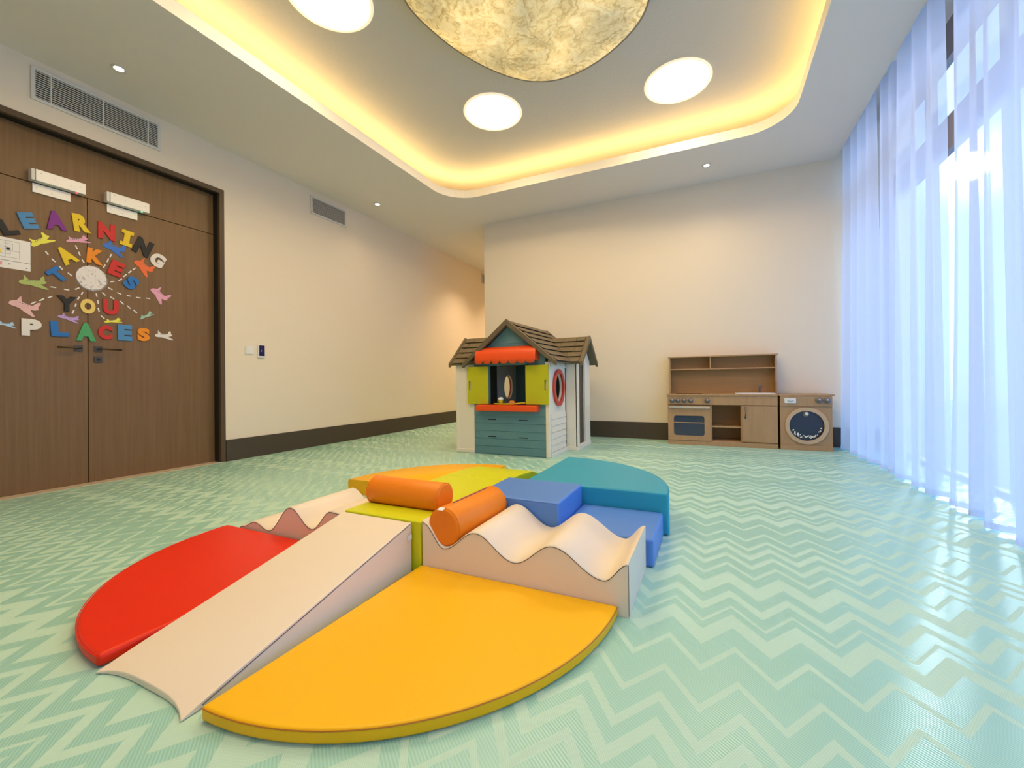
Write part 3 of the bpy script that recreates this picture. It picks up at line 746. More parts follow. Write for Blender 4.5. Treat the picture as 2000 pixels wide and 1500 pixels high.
for i, (ya, za, yb, zb) in enumerate(DASHES):
    a, b_ = Vector((ya, za)), Vector((yb, zb)); d = (b_ - a); L_ = d.length; d.normalize(); nn = Vector((-d.y, d.x)) * .0042
    bm = B(); prism(bm, [tuple(a - nn), tuple(b_ - nn), tuple(b_ + nn), tuple(a + nn)], [], YZ, XD + .0008, XD + .0022)
    o = obj('paper_dash', bm, 'paper')
    dist = [abs((Vector(((p[0] + p[2]) / 2, (p[1] + p[3]) / 2)) - Vector((1.663, 1.704))).length) for p in DASHES]
    same = sorted([j for j in range(len(DASHES)) if TRAIL[j] == TRAIL[i]], key=lambda j: dist[j]); rk = same.index(i)
    word = 'nearest the globe' if rk == 0 else ('farthest from the globe' if rk == len(same) - 1 else ['', 'second', 'third', 'fourth'][rk] + ' out from the globe')
    tag(o, 'white paper dash %s, trail %s' % (word, TRAIL[i]), 'paper dash', 'white dashes radiating from the globe')

# notice (evacuation plan) on the left leaf
t_ = thing('posted_notice', 'white paper floor-plan notice taped to the left door leaf', 'notice', (XD, 1.17, 1.79))
bm = B(); box(bm, .0006, .002, -.19, .154, -.112, .113); obj('sheet', bm, 'paper', t_)
bm = B()
def ln(bm, y0, z0, y1, z1, w=.0016):
    a, b_ = Vector((y0, z0)), Vector((y1, z1)); d = (b_ - a).normalized(); nn = Vector((-d.y, d.x)) * w / 2
    prism(bm, [tuple(a - nn), tuple(b_ - nn), tuple(b_ + nn), tuple(a + nn)], [], YZ, .0022, .0026)
for (y0, y1, z0, z1) in ((-.15, .10, -.03, .09), (-.02, .03, .03, .09), (.03, .065, .02, .07), (-.10, -.02, -.03, .05), (.03, .10, -.03, .02), (.0, .055, -.005, .045), (-.15, -.10, .05, .09)):
    ln(bm, y0, z0, y1, z0); ln(bm, y0, z1, y1, z1); ln(bm, y0, z0, y0, z1); ln(bm, y1, z0, y1, z1)
obj('plan_lines', bm, 'ink', t_)
bm = B(); box(bm, .0022, .0027, -.19, .154, -.056, -.0535); box(bm, .0022, .0027, .035, .052, .024, .042); box(bm, .0022, .0027, .045, .055, -.082, -.077); box(bm, .0022, .0027, .13, .138, -.095, -.09)
obj('black_marks', bm, 'inkblack', t_)
bm = B(); box(bm, .0022, .0027, -.05, .012, -.004, .022); obj('yellow_mark', bm, 'inkyellow', t_)
bm = B(); box(bm, .0022, .0027, -.05, .015, -.095, -.066); obj('pink_mark', bm, 'inkpink', t_)

# switches by the door
t_ = thing('light_switch', 'square white light switch plate on the left wall beside the door', 'light switch', (XL, 2.884, 1.17))
bm = B(); box(bm, .0005, .010, -.046, .046, -.046, .046); obj('plate', bm, 'white', t_, bevel=.003)
bm = B(); box(bm, .0101, .013, -.036, .036, -.036, .036); obj('rocker', bm, 'white', t_, bevel=.002)
t_ = thing('access_panel', 'small upright control panel with navy screen right of the light switch', 'control panel', (XL, 3.012, 1.165))
bm = B(); box(bm, .0005, .018, -.040, .040, -.072, .072); obj('housing', bm, 'white', t_, bevel=.004)
bm = B(); box(bm, .0181, .0192, -.030, .033, -.052, .066); sc0 = obj('screen', bm, 'navy', t_)
bm = B(); box(bm, .0193, .0197, -.006, -.001, -.005, .015); obj('icon', bm, 'inkpink', t_)

# ------------------------------------------------------------------ soft play set
def soft(name, label, cat='soft play block', group='soft play pieces laid out as a flower on the floor'):
    return thing(name, label, cat, (0, 0, 0), group)
def arc(cx, cy, R, a0, a1, n=28): return [(cx + R * math.cos(math.radians(a0 + (a1 - a0) * k / n)), cy + R * math.sin(math.radians(a0 + (a1 - a0) * k / n))) for k in range(n + 1)]
def woven_tag(parent, loc, rz=0, tilt=0.0):
    bm = B(); box(bm, -.011, .011, 0, .0015, -.010, .010)
    o = obj('tag', bm, 'tag', parent); o.location = loc; o.rotation_euler = (tilt, 0, rz); o['label'] = 'small white woven tag'
    return o
def body_mod(o, w, seg=4):
    b = o.modifiers.new('bevel', 'BEVEL'); b.width = w; b.segments = seg; b.limit_method = 'ANGLE'; b.angle_limit = math.radians(35)
    for p in o.data.polygons: p.use_smooth = True
    wn = o.modifiers.new('wn', 'WEIGHTED_NORMAL'); wn.keep_sharp = False
def quarter(name, label, cx, cy, R, a0, h, m, seam='seam', bev=.012):
    t_ = soft(name, label)
    pts = [(cx, cy)] + arc(cx, cy, R, a0, a0 + 90)
    bm = B(); ngon_prism(bm, pts, XY, .001, h)
    o = obj('padded_body', bm, m, t_); body_mod(o, bev)
    bm = B(); tube(bm, [(x, y, h - bev * .35) for x, y in arc(cx, cy, R + .0003 - bev * .02, a0 + .3, a0 + 89.7, 40)], .0016, 5)
    obj('seam', bm, seam, t_)
    return t_
xa, xb, xc, xd = -2.40, -1.560, -1.118, -.262
ya, yb, yc, yd = .585, 1.400, 1.805, 2.205
g_ = .006
# front golden quarter
q1 = quarter('quarter_circle_mat', 'thin golden yellow quarter-circle mat at the front of the play set', xc, yb, .82, -90, .037, 'f_yellow', 'seamy', .010)
woven_tag(q1, (-.372, 1.105, .022), math.radians(60))
# red quarter (thin)
q2 = quarter('quarter_circle_mat', 'red quarter-circle mat left of the cream ramp', xb - .03, yb - .01, .82, 180, .040, 'f_red', 'f_red', .014)
woven_tag(q2, (-1.776, .612, .02), math.radians(-14))
# front ramp
t_ = soft('wedge_ramp', 'long cream wedge ramp sloping down toward the camera between red and yellow mats', 'soft play ramp')
bm = B(); x0, x1 = xb + g_, xc - .045
NS, NC = 18, 12; top, bot = [], []
for k in range(NS + 1):
    t = k / NS; y = yb - g_ - (yb - ya) * t; zt = .207 - (.207 - .014) * t
    flare = .018 * t * t; tr_, br_ = [], []
    for j in range(NC + 1):
        u = j / NC; c = abs(2 * u - 1); x = (x0 - flare) + ((x1 + flare * .3) - (x0 - flare)) * u
        toe = max(0, (t - .9) / .1); yy = y - toe * (.026 * c ** 4 - .006)
        puff = .006 * (1 - c * c) * min(1, t * 4) * (1 if k < NS else .8)
        zc = zt + puff - (.008 * toe * c ** 3)
        tr_.append(bm.verts.new((x, yy, zc))); br_.append(bm.verts.new((x, yy, .001)))
    top.append(tr_); bot.append(br_)
for G in (top, bot):
    for a, b_ in zip(G, G[1:]):
        for j in range(NC): bm.faces.new([a[j], a[j + 1], b_[j + 1], b_[j]])
for j in range(NC):
    bm.faces.new([top[0][j], top[0][j + 1], bot[0][j + 1], bot[0][j]]); bm.faces.new([top[-1][j], top[-1][j + 1], bot[-1][j + 1], bot[-1][j]])
for k in range(NS):
    for j in (0, NC): bm.faces.new([top[k][j], top[k + 1][j], bot[k + 1][j], bot[k][j]])
o = obj('padded_body', bm, 'f_cream', t_); body_mod(o, .005, 3)
bm = B(); tube(bm, [(x1 + .0006 + .0054 * t * t, yb - g_ - .004 - (yb - ya - .03) * t, .203 - .193 * t) for t in [k / 24 for k in range(25)]], .0013, 5); obj('seam', bm, 'seam', t_)
woven_tag(t_, (x1 + .006, yb - .022, .150), math.radians(90))

def wave_block(name, label, x0, x1, y0, y1, prof, base, flip=False):
    t_ = soft(name, label, 'soft play block')
    def ev(x):
        for (xa_, za_), (xb_, zb_) in zip(prof, prof[1:]):
            if xa_ <= x <= xb_:
                t = (x - xa_) / (xb_ - xa_); return za_ + (zb_ - za_) * (1 - math.cos(PI * t)) / 2
        return prof[-1][1]
    n = 96; xs = [x0 + (x1 - x0) * k / n for k in range(n + 1)]
    bm = B(); top = [(x, ev(x)) for x in xs]; e = .006
    F_ = [bm.verts.new((x, y0, z - e)) for x, z in top]; F2 = [bm.verts.new((x, y0 + e, z)) for x, z in top]
    K2 = [bm.verts.new((x, y1 - e, z)) for x, z in top]; K = [bm.verts.new((x, y1, z - e)) for x, z in top]
    Fb = [bm.verts.new((x, y0, .001)) for x, z in top]; Kb = [bm.verts.new((x, y1, .001)) for x, z in top]
    for A_, C_ in ((Fb, F_), (F_, F2), (F2, K2), (K2, K), (K, Kb), (Kb, Fb)):
        for k in range(n): bm.faces.new([A_[k], A_[k + 1], C_[k + 1], C_[k]])
    for k in (0, n): bm.faces.new([Fb[k], F_[k], F2[k], K2[k], K[k], Kb[k]])
    o = obj('padded_body', bm, 'f_cream', t_)
    for p in o.data.polygons: p.use_smooth = p.normal.z > .5
    ed = o.modifiers.new('es', 'EDGE_SPLIT'); ed.split_angle = math.radians(50)
    bm = B(); tube(bm, [(x, y0 - .0004, z - e) for x, z in top], .0014, 5)
    xe = x1 if not flip else x0; s = 1 if not flip else -1
    tube(bm, [(xe + .0004 * s, y0 - .0003, .006), (xe + .0004 * s, y0 - .0003, ev(xe) - e)], .0011, 5)
    obj('seam', bm, 'seam', t_)
    return t_
wave_block('wave_block', 'cream wavy block with an orange roller lying in its first trough', xc + g_, xd, yb + .002, yc - .004,
           [(xc, .226), (-1.105, .215), (-1.005, .124), (-.856, .206), (-.687, .119), (-.532, .203), (-.347, .115), (-.262, .182), (-.20, .20)], 0)
wave_block('wave_block', 'cream wavy block descending to the left behind the red mat', -2.36, xb - g_, yb + .002, yc + .0,
           [(-2.37, .015), (-2.30, .045), (-2.205, .078), (-2.095, .048), (-1.925, .184), (-1.775, .098), (-1.645, .197), (-1.56, .19), (-1.5, .19)], 0, True)
# centre lime block and the one behind it
def slab(name, label, x0, x1, y0, y1, h, m, cat='soft play block', bev=.012, seamv=True):
    t_ = soft(name, label, cat)
    bm = B(); box(bm, x0, x1, y0, y1, .001, h); o = obj('padded_body', bm, m, t_); body_mod(o, bev)
    return t_
t_ = soft('square_block', 'lime green square block at the centre under the orange roller')
bm = B(); RC, RZ, RR = 1.592, .262, .068
gr = [(RC + (RR + .002) * math.cos(a), RZ + (RR + .002) * math.sin(a)) for a in [math.radians(223 + 94 * k / 16) for k in range(17)]]
ngon_prism(bm, [(yb + .002, .001), (yc - .004, .001), (yc - .004, .212), (gr[-1][0] + .004, .212)] + gr[::-1][1:-1] + [(gr[0][0] - .004, .212), (yb + .002, .212)], YZ, xb + .003, xc - .003)
o = obj('padded_body', bm, 'f_lime', t_); b_ = o.modifiers.new('bevel', 'BEVEL'); b_.width = .007; b_.segments = 3; b_.limit_method = 'ANGLE'; b_.angle_limit = math.radians(60)
lb2 = slab('square_block', 'lime green square block behind the orange rollers, ahead of the lime ramp', xb + .003, xc - .003, yc + .002, yd - .004, .206, 'f_lime', bev=.008)
t_ = soft('wedge_ramp', 'lime green curved ramp sloping away at the back of the play set', 'soft play ramp')
bm = B()
ngon_prism(bm, [(yd + .002, .001), (3.04, .001), (3.04, .020), (2.84, .075), (2.72, .135), (2.60, .180), (2.42, .198), (yd + .002, .205)], YZ, xb + .003, xc - .003)
o = obj('padded_body', bm, 'f_lime', t_); body_mod(o, .006, 3)
# blue steps
t_ = slab('step_block', 'tall blue block step between the roller and the teal platform', xc + .01, -.655, yc + .004, yd - .004, .228, 'f_blue')
bm = B(); tube(bm, [(xc + .02, yc + .006, .224), (-.666, yc + .006, .224), (-.658, yc + .012, .224), (-.657, yc + .02, .2)], .0018, 5); obj('seam', bm, 'f_blue', t_)
t_ = slab('step_block', 'low blue block step behind the wavy cream block', -.651, -.232, yc + .004, yd - .004, .120, 'f_blue')
quarter('quarter_platform', 'tall teal quarter-circle platform at the back right of the play set', -1.005, yd + .004, .80, 0, .215, 'f_teal', 'f_teal', .012)
# back-left quarter with a raised rim
t_ = soft('quarter_circle_mat', 'golden yellow quarter-circle mat with raised rim at the back left')
cx_, cy_, R_ = xb - .003, yd + .004, .85
prof = [(0.0, .034), (.36, .034), (.50, .098), (.56, .102), (R_ - .012, .102), (R_, .092), (R_, .001)]
bm = B(); rings = []
NA = 26
for r_, z_ in prof[1:]:
    rings.append([bm.verts.new((cx_ + r_ * math.cos(PI / 2 + PI / 2 * k / NA), cy_ + r_ * math.sin(PI / 2 + PI / 2 * k / NA), z_)) for k in range(NA + 1)])
c_ = bm.verts.new((cx_, cy_, .034))
for k in range(NA): bm.faces.new([c_, rings[0][k], rings[0][k + 1]])
for a, b_ in zip(rings, rings[1:]):
    for k in range(NA): bm.faces.new([a[k], b_[k], b_[k + 1], a[k + 1]])
for idx in (0, NA):
    cb = bm.verts.new((cx_, cy_, .001)); bm.faces.new([c_] + [r_[idx] for r_ in rings] + [cb])
o = obj('padded_body', bm, 'f_yellow2', t_)
for p in o.data.polygons: p.use_smooth = len(p.vertices) <= 4
ed = o.modifiers.new('es', 'EDGE_SPLIT'); ed.split_angle = math.radians(45)
# rollers
def roller(label, a, b_, r, m='f_orange', zipper=False):
    t_ = thing('foam_roller', label, 'foam roller', a, 'orange foam rollers')
    v = Vector(b_) - Vector(a); L_ = v.length
    bm = B(); e = .012
    lathe(bm, [(r - e, 0), (r - e * .35, e * .3), (r, e), (r, L_ - e), (r - e * .35, L_ - e * .3), (r - e, L_)], (0, 0, 0), 'Y', 48)
    o = obj('padded_body', bm, m, t_)
    for p in o.data.polygons: p.use_smooth = len(p.vertices) == 4
    for yy in (e * .6, L_ - e * .6):
        bm = B(); tube(bm, [((r - e * .10) * math.cos(2 * PI * k / 48), yy, (r - e * .10) * math.sin(2 * PI * k / 48)) for k in range(48)], .0022, 5, True)
        obj('piping', bm, m, t_)
    if zipper:
        an = math.radians(93)
        bm = B(); tube(bm, [(r * math.cos(an), .075, r * math.sin(an)), (r * math.cos(an), L_ - .05, r * math.sin(an))], .0030, 6); obj('zip', bm, 'seam', t_)
        bm = B()
        for da in (-9, 9):
            a2 = math.radians(93 + da); tube(bm, [(r * math.cos(a2), .03, r * math.sin(a2)), (r * math.cos(a2), L_ - .02, r * math.sin(a2))], .0011, 5)
        obj('stitching', bm, 'f_orange', t_)
        bm = B(); box(bm, -.012, .014, -.004, .016, r - .0005, r + .002); o2 = obj('tag', bm, 'tag', t_); o2['label'] = 'small white woven tag'
        o2.rotation_euler = (.25, 0, 0)
    t_.rotation_euler = (0, 0, math.atan2(-v.x, v.y))
    return t_
roller('orange foam roller lying in the trough of the wavy block, zip on top', (-1.010, 1.408, .2035), (-.992, 1.80, .2035), .078, zipper=True)
roller('orange foam roller lying across the lime centre block', (-1.128, 1.592, .262), (-1.553, 1.592, .262), .068)

# ------------------------------------------------------------------ playhouse
ph = thing('playhouse', 'plastic toy playhouse with brown shingle roof, blue front, red awning and lime shutters', 'playhouse', (0, 0, 0))
FX0, FX1, PY0, PY1 = -2.41, -1.51, 3.97, 5.02
FC = -1.96
def gz(x): return 1.40 - abs(x - FC) * .83       # underside of main gable
# blue front with serving window
bm = B()
def planks(bm, x0, x1, z0, z1, n, y0, y1):
    hh = (z1 - z0) / n
    for k in range(n):
        za, zb = z0 + hh * k, z0 + hh * (k + 1)
        ngon_prism(bm, [(za + .002, y1), (zb - .002, y1), (zb - .002, y0 + .004), (za + .010, y0), (za + .002, y0 + .006)], lambda u, v, w: (w, v, u), x0, x1)
planks(bm, FX0 + .002, -1.556, .0, .50, 6, 3.962, 3.99)
box(bm, FX0 + .002, -1.556, 3.968, 3.992, 0, .5)
prism(bm, [(FX0 + .002, .5), (-1.556, .5), (-1.556, gz(-1.556)), (FC, 1.40), (FX0 + .002, gz(FX0 + .002))], [rect(-2.225, -1.758, .53, .965)[::-1]], XZ, 3.968, 3.992)
planks(bm, -2.20, -1.72, 1.10, 1.19, 1, 3.964, 3.98); planks(bm, -2.10, -1.82, 1.19, 1.28, 1, 3.964, 3.98)
obj('front_panel', bm, 'h_blue', ph)
for x_ in (-2.235, -1.86):
    for z_ in (.375, .19):
        bm = B(); box(bm, x_, x_ + .10, 3.9585, 3.962, z_, z_ + .008); obj('front_slot', bm, 'dark', ph)
# corner posts and white panels
bm = B(); box(bm, -1.556, FX1 - .002, 3.955, 3.999, 0, .99)
obj('corner_post', bm, 'h_cream', ph, bevel=.008)
bm = B(); box(bm, -2.640, FX0 + .001, 3.965, 3.995, 0, 1.0); box(bm, -2.648, FX0 + .001, 3.955, 3.998, 0, .045); box(bm, -2.648, -2.615, 3.96, 4.50, 0, 1.0)
prism(bm, [(3.995, 1.0), (4.50, 1.0), (4.2475, 1.24)], [], YZ, -2.640, -2.62)
obj('left_porch_panel', bm, 'h_cream', ph, bevel=.006)
bm = B()
cyo, czo = 4.232, .718
# right wall: clapboards with the oval port
def clap(bm, x_out, x_in, y0, y1, z0, z1, n, holes):
    prism(bm, rect(y0, y1, z0, z1), holes, YZ, x_in, x_out)
clap(bm, FX1 - .006, FX1 - .03, 4.0, 4.47, 0, 1.01, 10, [ellipse(cyo, czo, .125, .155)[::-1]])
hh = .068
for k in range(14):
    z0 = .05 + k * hh
    if z0 + hh < czo - .20 or z0 > czo + .20: ngon_prism(bm, [(z0, FX1 - .010), (z0 + hh - .006, FX1 - .010), (z0 + hh - .006, FX1 - .004), (z0, FX1 + .003)], lambda u, v, w: (v, w, u), 4.0, 4.47)
box(bm, FX1 - .02, FX1 + .006, 3.999, 4.48, 0, .045)
obj('side_wall', bm, 'h_cream', ph)
bm = B(); clap(bm, FX0, FX0 + .024, 4.5, 5.0, 0, 1.01, 10, [ellipse(4.78, czo, .125, .155)[::-1]])
obj('side_wall', bm, 'h_cream', ph)
for (xo, sgn, yo) in ((FX1 - .004, 1, cyo), (FX0 + .0, -1, 4.78)):
    bm = B(); prism(bm, ellipse(yo, czo, .170, .200, 48), [ellipse(yo, czo, .124, .154, 48)[::-1]], YZ, xo, xo + sgn * .022)
    obj('window_ring', bm, 'h_ring', ph, bevel=.006)
bm = B(); prism(bm, [(FX0, 0), (FX1, 0), (FX1, gz(FX1)), (FC, 1.40), (FX0, gz(FX0))], [], XZ, 5.0, 5.025)
obj('back_panel', bm, 'h_blue', ph)
# right porch with door
WX = -1.372
bm = B(); box(bm, FX1 - .004, WX - .01, 4.485, 4.51, 0, 1.0); box(bm, FX1 - .004, WX + .002, 4.478, 4.50, 0, .045)
prism(bm, [(4.485, 0), (5.0, 0), (5.0, 1.02), (4.745, 1.24), (4.485, 1.02)], [rect(4.548, 4.790, .06, 1.0)[::-1]], YZ, WX - .028, WX)
box(bm, WX - .03, WX + .004, 4.485, 5.005, 0, .055)
obj('right_porch_panel', bm, 'h_cream', ph, bevel=.004)
bm = B(); box(bm, WX - .045, WX - .030, 4.53, 4.95, .05, 1.01); obj('door', bm, 'h_brown', ph)
bm = B(); box(bm, WX + .0005, WX + .014, 4.815, 4.865, .45, .49); obj('door_latch', bm, 'h_cream', ph, bevel=.004)
bm = B(); box(bm, FX0 - .005, FX0 + .01, 4.0, 4.49, .03, 1.0); obj('dim_porch_filler', bm, 'h_brown', ph)  # dark panel filling the porch opening, its colour stands in for dimness inside
# roofs: course-laid shingles over a deck
def roof_plane(bm, p0, p1, down, nrm, L_down, rows, th=.012):
    """ridge from p0 to p1; 'down' unit vector down-slope"""
    p0, p1, down, nrm = Vector(p0), Vector(p1), Vector(down).normalized(), Vector(nrm).normalized()
    along = (p1 - p0); LA = along.length; along.normalize()
    def slabp(a0, a1, d0, d1, h0, h1, t_):
        vs = []
        for (a_, d, h) in ((a0, d0, h0), (a1, d0, h0), (a1, d1, h1), (a0, d1, h1)):
            c = p0 + along * a_ + down * d + nrm * h; vs.append((bm.verts.new(c - nrm * t_), bm.verts.new(c)))
        lo = [v[0] for v in vs]; hi = [v[1] for v in vs]
        bm.faces.new(lo[::-1]); bm.faces.new(hi)
        for i in range(4): bm.faces.new([lo[i], lo[(i + 1) % 4], hi[(i + 1) % 4], hi[i]])
    slabp(0, LA, 0, L_down, 0, 0, .02)
    hh = L_down / rows; rnd = random.Random(int(LA * 1000) + rows)
    for r_ in range(rows):
        a_ = .02
        while a_ < LA - .03:
            w_ = rnd.uniform(.12, .26); e_ = min(LA - .02, a_ + w_)
            slabp(a_ + .002, e_ - .002, r_ * hh + .004, (r_ + 1) * hh, .004, .016, .004); a_ = e_
AZ = 1.452
sl = .83
bm = B()
dn = Vector((1, 0, -sl)).normalized(); Ld = .54 * math.hypot(1, sl)
roof_plane(bm, (FC, 3.92, AZ - .012), (FC, 5.06, AZ - .012), dn, (sl, 0, 1), Ld, 7)
dn = Vector((-1, 0, -sl)).normalized()
roof_plane(bm, (FC, 3.92, AZ - .012), (FC, 5.06, AZ - .012), dn, (-sl, 0, 1), Ld, 7)
obj('main_roof', bm, 'h_roof', ph)
def fascia(bm, y0, y1):
    t = .058
    prism(bm, [(FC, AZ), (FC + .548, AZ - .548 * sl), (FC + .548, AZ - .548 * sl - t * .9), (FC, AZ - t * 1.15), (FC - .548, AZ - .548 * sl - t * .9), (FC - .548, AZ - .548 * sl)], [], XZ, y0, y1)
bm = B(); fascia(bm, 3.878, 3.92); obj('gable_fascia', bm, 'h_roof', ph, bevel=.004)
bm = B(); fascia(bm, 5.06, 5.09); obj('gable_fascia', bm, 'h_roof', ph)
def side_roof(x0, x1, yr, half, name):
    zr = 1.318; s2 = .315 / half
    bm = B(); Ld2 = half * math.hypot(1, s2)
    for sg in (-1, 1):
        roof_plane(bm, (x0, yr, zr - .01), (x1, yr, zr - .01), (0, sg, -s2), (0, sg * s2, 1), Ld2, 5)
    xe0, xe1 = (x1 - .0, x1 + .028) if x1 > x0 else (x1 - .028, x1)
    t = .045
    prism(bm, [(yr, zr), (yr + half + .008, zr - .315), (yr + half + .008, zr - .315 - t), (yr, zr - t * 1.3), (yr - half - .008, zr - .315 - t), (yr - half - .008, zr - .315)], [], YZ, xe0, xe1)
    obj(name, bm, 'h_roof', ph)
side_roof(-1.86, -1.315, 4.745, .33, 'right_porch_roof')
side_roof(-2.06, -2.675, 4.24, .33, 'left_porch_roof')
# awning
bm = B(); ax0, ax1 = -2.335, -1.625
prof = [(3.962, 1.165), (3.93, 1.163), (3.90, 1.150), (3.875, 1.120), (3.862, 1.075), (3.858, 1.035)]
NX = 56
top, bot = [], []
cols = []
for k in range(NX + 1):
    x = ax0 + (ax1 - ax0) * k / NX
    ph_ = (k / NX * 7) % 1.0
    drop = .034 * math.sqrt(max(0, 1 - (2 * ph_ - 1) ** 2))
    pr = prof + [(3.856, 1.012 - drop)]
    cols.append([bm.verts.new((x, y, z)) for y, z in pr])
for a, b_ in zip(cols, cols[1:]):
    for i in range(len(a) - 1): bm.faces.new([a[i], b_[i], b_[i + 1], a[i + 1]])
for c in (cols[0], cols[-1]):
    wv = bm.verts.new((c[0].co.x, 3.962, 1.0)); bm.faces.new(c + [wv])
o = obj('awning', bm, 'h_red', ph); sm = o.modifiers.new('s', 'SOLIDIFY'); sm.thickness = .008
for p in o.data.polygons: p.use_smooth = len(p.vertices) == 4
# shelf
bm = B(); box(bm, ax0 - .003, ax1 + .003, 3.868, 3.985, .476, .542); obj('serving_shelf', bm, 'h_red', ph, bevel=.012)
# shutters
def shutter(x0, x1, hx):
    bm = B(); prism(bm, rect(x0, x1, .548, .958), [rect(hx, hx + .024, .70, .80)[::-1]], XZ, 3.932, 3.950)
    o = obj('shutter', bm, 'h_lime', ph, bevel=.003)
    bm = B()
    for z in (.60, .61, .89): box(bm, x0 + .03, x1 - .06, 3.9305, 3.9318, z, z + .003)
    obj('shutter_groove', bm, 'h_lime', o)
shutter(-2.474, -2.214, -2.458); shutter(-1.768, -1.513, -1.556)
bm = B()
for x0, x1 in ((-2.228, -2.214), (-1.770, -1.756)): box(bm, x0, x1, 3.950, 3.990, .545, .965)
obj('window_jamb', bm, 'h_blue', ph)

# toy food on the shelf
TS = .5435
t_ = thing('toy_tray', 'yellow toy tray on the playhouse serving shelf', 'toy tray', (-2.01, 3.925, TS))
bm = B(); lathe(bm, [(.02, 0), (.115, .001), (.135, .014), (.131, .016), (.112, .005), (.01, .004)], (0, 0, 0), 'Z', 32)
for v in bm.verts: v.co.y *= .34
obj('dish', bm, 'toy_y', t_, smooth=True)
bm = B(); tube(bm, [(.12, 0, .012), (.19, .004, .02), (.235, .008, .022)], [.008, .007, .010], 8); obj('handle', bm, 'toy_y', t_)
t_ = thing('toy_cup', 'small toy cup with a white frothy top standing on the yellow tray', 'toy cup', (-2.055, 3.925, TS + .005))
bm = B(); lathe(bm, [(.020, 0), (.026, .045), (.027, .048)], (0, 0, 0), 'Z', 20); obj('cup', bm, 'toy_y', t_, smooth=True)
bm = B(); lathe(bm, [(.029, .047), (.031, .056), (.026, .068), (.012, .075), (.001, .076)], (0, 0, 0), 'Z', 20); obj('froth', bm, 'cup', t_, smooth=True)
o = B()
lathe(o, [(.006, 0), (.026, .004), (.034, .016), (.030, .028), (.018, .036), (.003, .038)], (-1.925, 3.925, TS + .006), 'Z', 18)
for v in o.verts:
    a = math.atan2(v.co.y - 3.925, v.co.x + 1.925); v.co.z += .004 * math.sin(5 * a); v.co.x += .004 * math.cos(3 * a)
tag(obj('toy_pastry', o, 'toy_o', smooth=True), 'small orange toy pastry on the yellow tray beside the cup', 'toy food')

# ------------------------------------------------------------------ toy kitchen
KY, KB = 5.33, 5.655
kt = thing('toy_kitchen', 'brown wooden toy kitchen with oven, open shelves and hutch against the back wall', 'toy kitchen', (0, 0, 0))
def part(name, m, parent, *boxes, bevel=.002, **kw):
    bm = B()
    for b_ in boxes: box(bm, *b_)
    return obj(name, bm, m, parent, bevel=bevel, **kw)
K0, K1 = -.488, .672
part('carcass', 'k_wood', kt, (K0, K0 + .016, KY + .012, KB, .0, .588), (K1 - .016, K1, KY + .012, KB, 0, .588), (-.012, .004, KY + .012, KB, .05, .48), (.306, .320, KY + .012, KB, .05, .48), (K0, K1, KY + .012, KB, .045, .060))
part('plinth', 'k_wood', kt, (K0 - .005, K1 - .002, KY + .004, KY + .02, .0, .052))
part('back_board', 'k_wood2', kt, (K0, K1, KB - .012, KB - .001, .05, .588), bevel=0)
part('worktop', 'k_wood', kt, (K0 - .010, K1 + .004, KY - .012, KB, .590, .608), bevel=.003)
part('control_panel', 'k_wood', kt, (K0, K1, KY, KY + .014, .482, .588))
part('shelf', 'k_wood', kt, (.004, .306, KY + .02, KB - .013, .217, .232))
for xk in (-.436, -.369, -.299, -.227, -.045):
    bm = B(); lathe(bm, [(.030, .0), (.030, .012), (.026, .016), (.017, .018), (.016, .030), (.008, .035), (.002, .036)], (xk, KY, .532), '-Y', 24)
    o = obj('knob', bm, 'k_grey', kt, smooth=True)
    bm = B(); lathe(bm, [(.010, .0), (.010, .003), (.006, .006), (.001, .007)], (xk + .004, KY - .034, .539), '-Y', 12); obj('knob_cap', bm, 'steel', o, smooth=True)
# oven door
bm = B(); prism(bm, rect(K0 + .003, -.012, .056, .474), [rrect(-.420, -.078, .112, .350, .03, 6)[::-1]], XZ, KY - .002, KY + .014)
od = obj('oven_door', bm, 'k_wood', kt)
part('window', 'k_glass', od, (-.430, -.068, KY + .008, KY + .012, .10, .36), bevel=0)
part('rack', 'k_wood', od, (-.420, -.078, KY + .002, KY + .0075, .262, .272), bevel=0)
bm = B(); box(bm, K0 + .012, -.018, KY - .030, KY - .016, .440, .462); box(bm, K0 + .03, K0 + .045, KY - .016, KY - .002, .444, .458); box(bm, -.05, -.035, KY - .016, KY - .002, .444, .458)
obj('handle', bm, 'steel', od, bevel=.004)
# cupboard door
cd = part('cupboard_door', 'k_wood', kt, (.318, K1 - .003, KY - .002, KY + .014, .064, .474))
bm = B(); tube(bm, [(.352, KY - .002, .455), (.352, KY - .028, .450), (.352, KY - .028, .345), (.352, KY - .002, .340)], .010, 8); obj('handle', bm, 'k_grey', cd, smooth=True)
# sink and tap
bm = B(); prism(bm, rrect(.255, .66, KY + .015, KY + .22, .03, 6), [rrect(.285, .63, KY + .035, KY + .20, .03, 6)[::-1]], XY, .608, .618)
sk = obj('sink', bm, 'white', kt)
part('basin', 'white', sk, (.285, .63, KY + .035, KY + .20, .6083, .6095), bevel=0)
bm = B(); tube(bm, [(.520, KY + .22, .608), (.520, KY + .22, .66), (.517, KY + .215, .695), (.512, KY + .19, .708), (.505, KY + .165, .695)], [.013, .011, .010, .010, .009], 10)
tube(bm, [(.532, KY + .22, .668), (.548, KY + .22, .690)], .006, 8)
obj('tap', bm, 'k_grey', kt, smooth=True)
part('hob', 'hob', kt, (-.40, -.10, KY + .05, KY + .22, .6082, .6105), bevel=0)
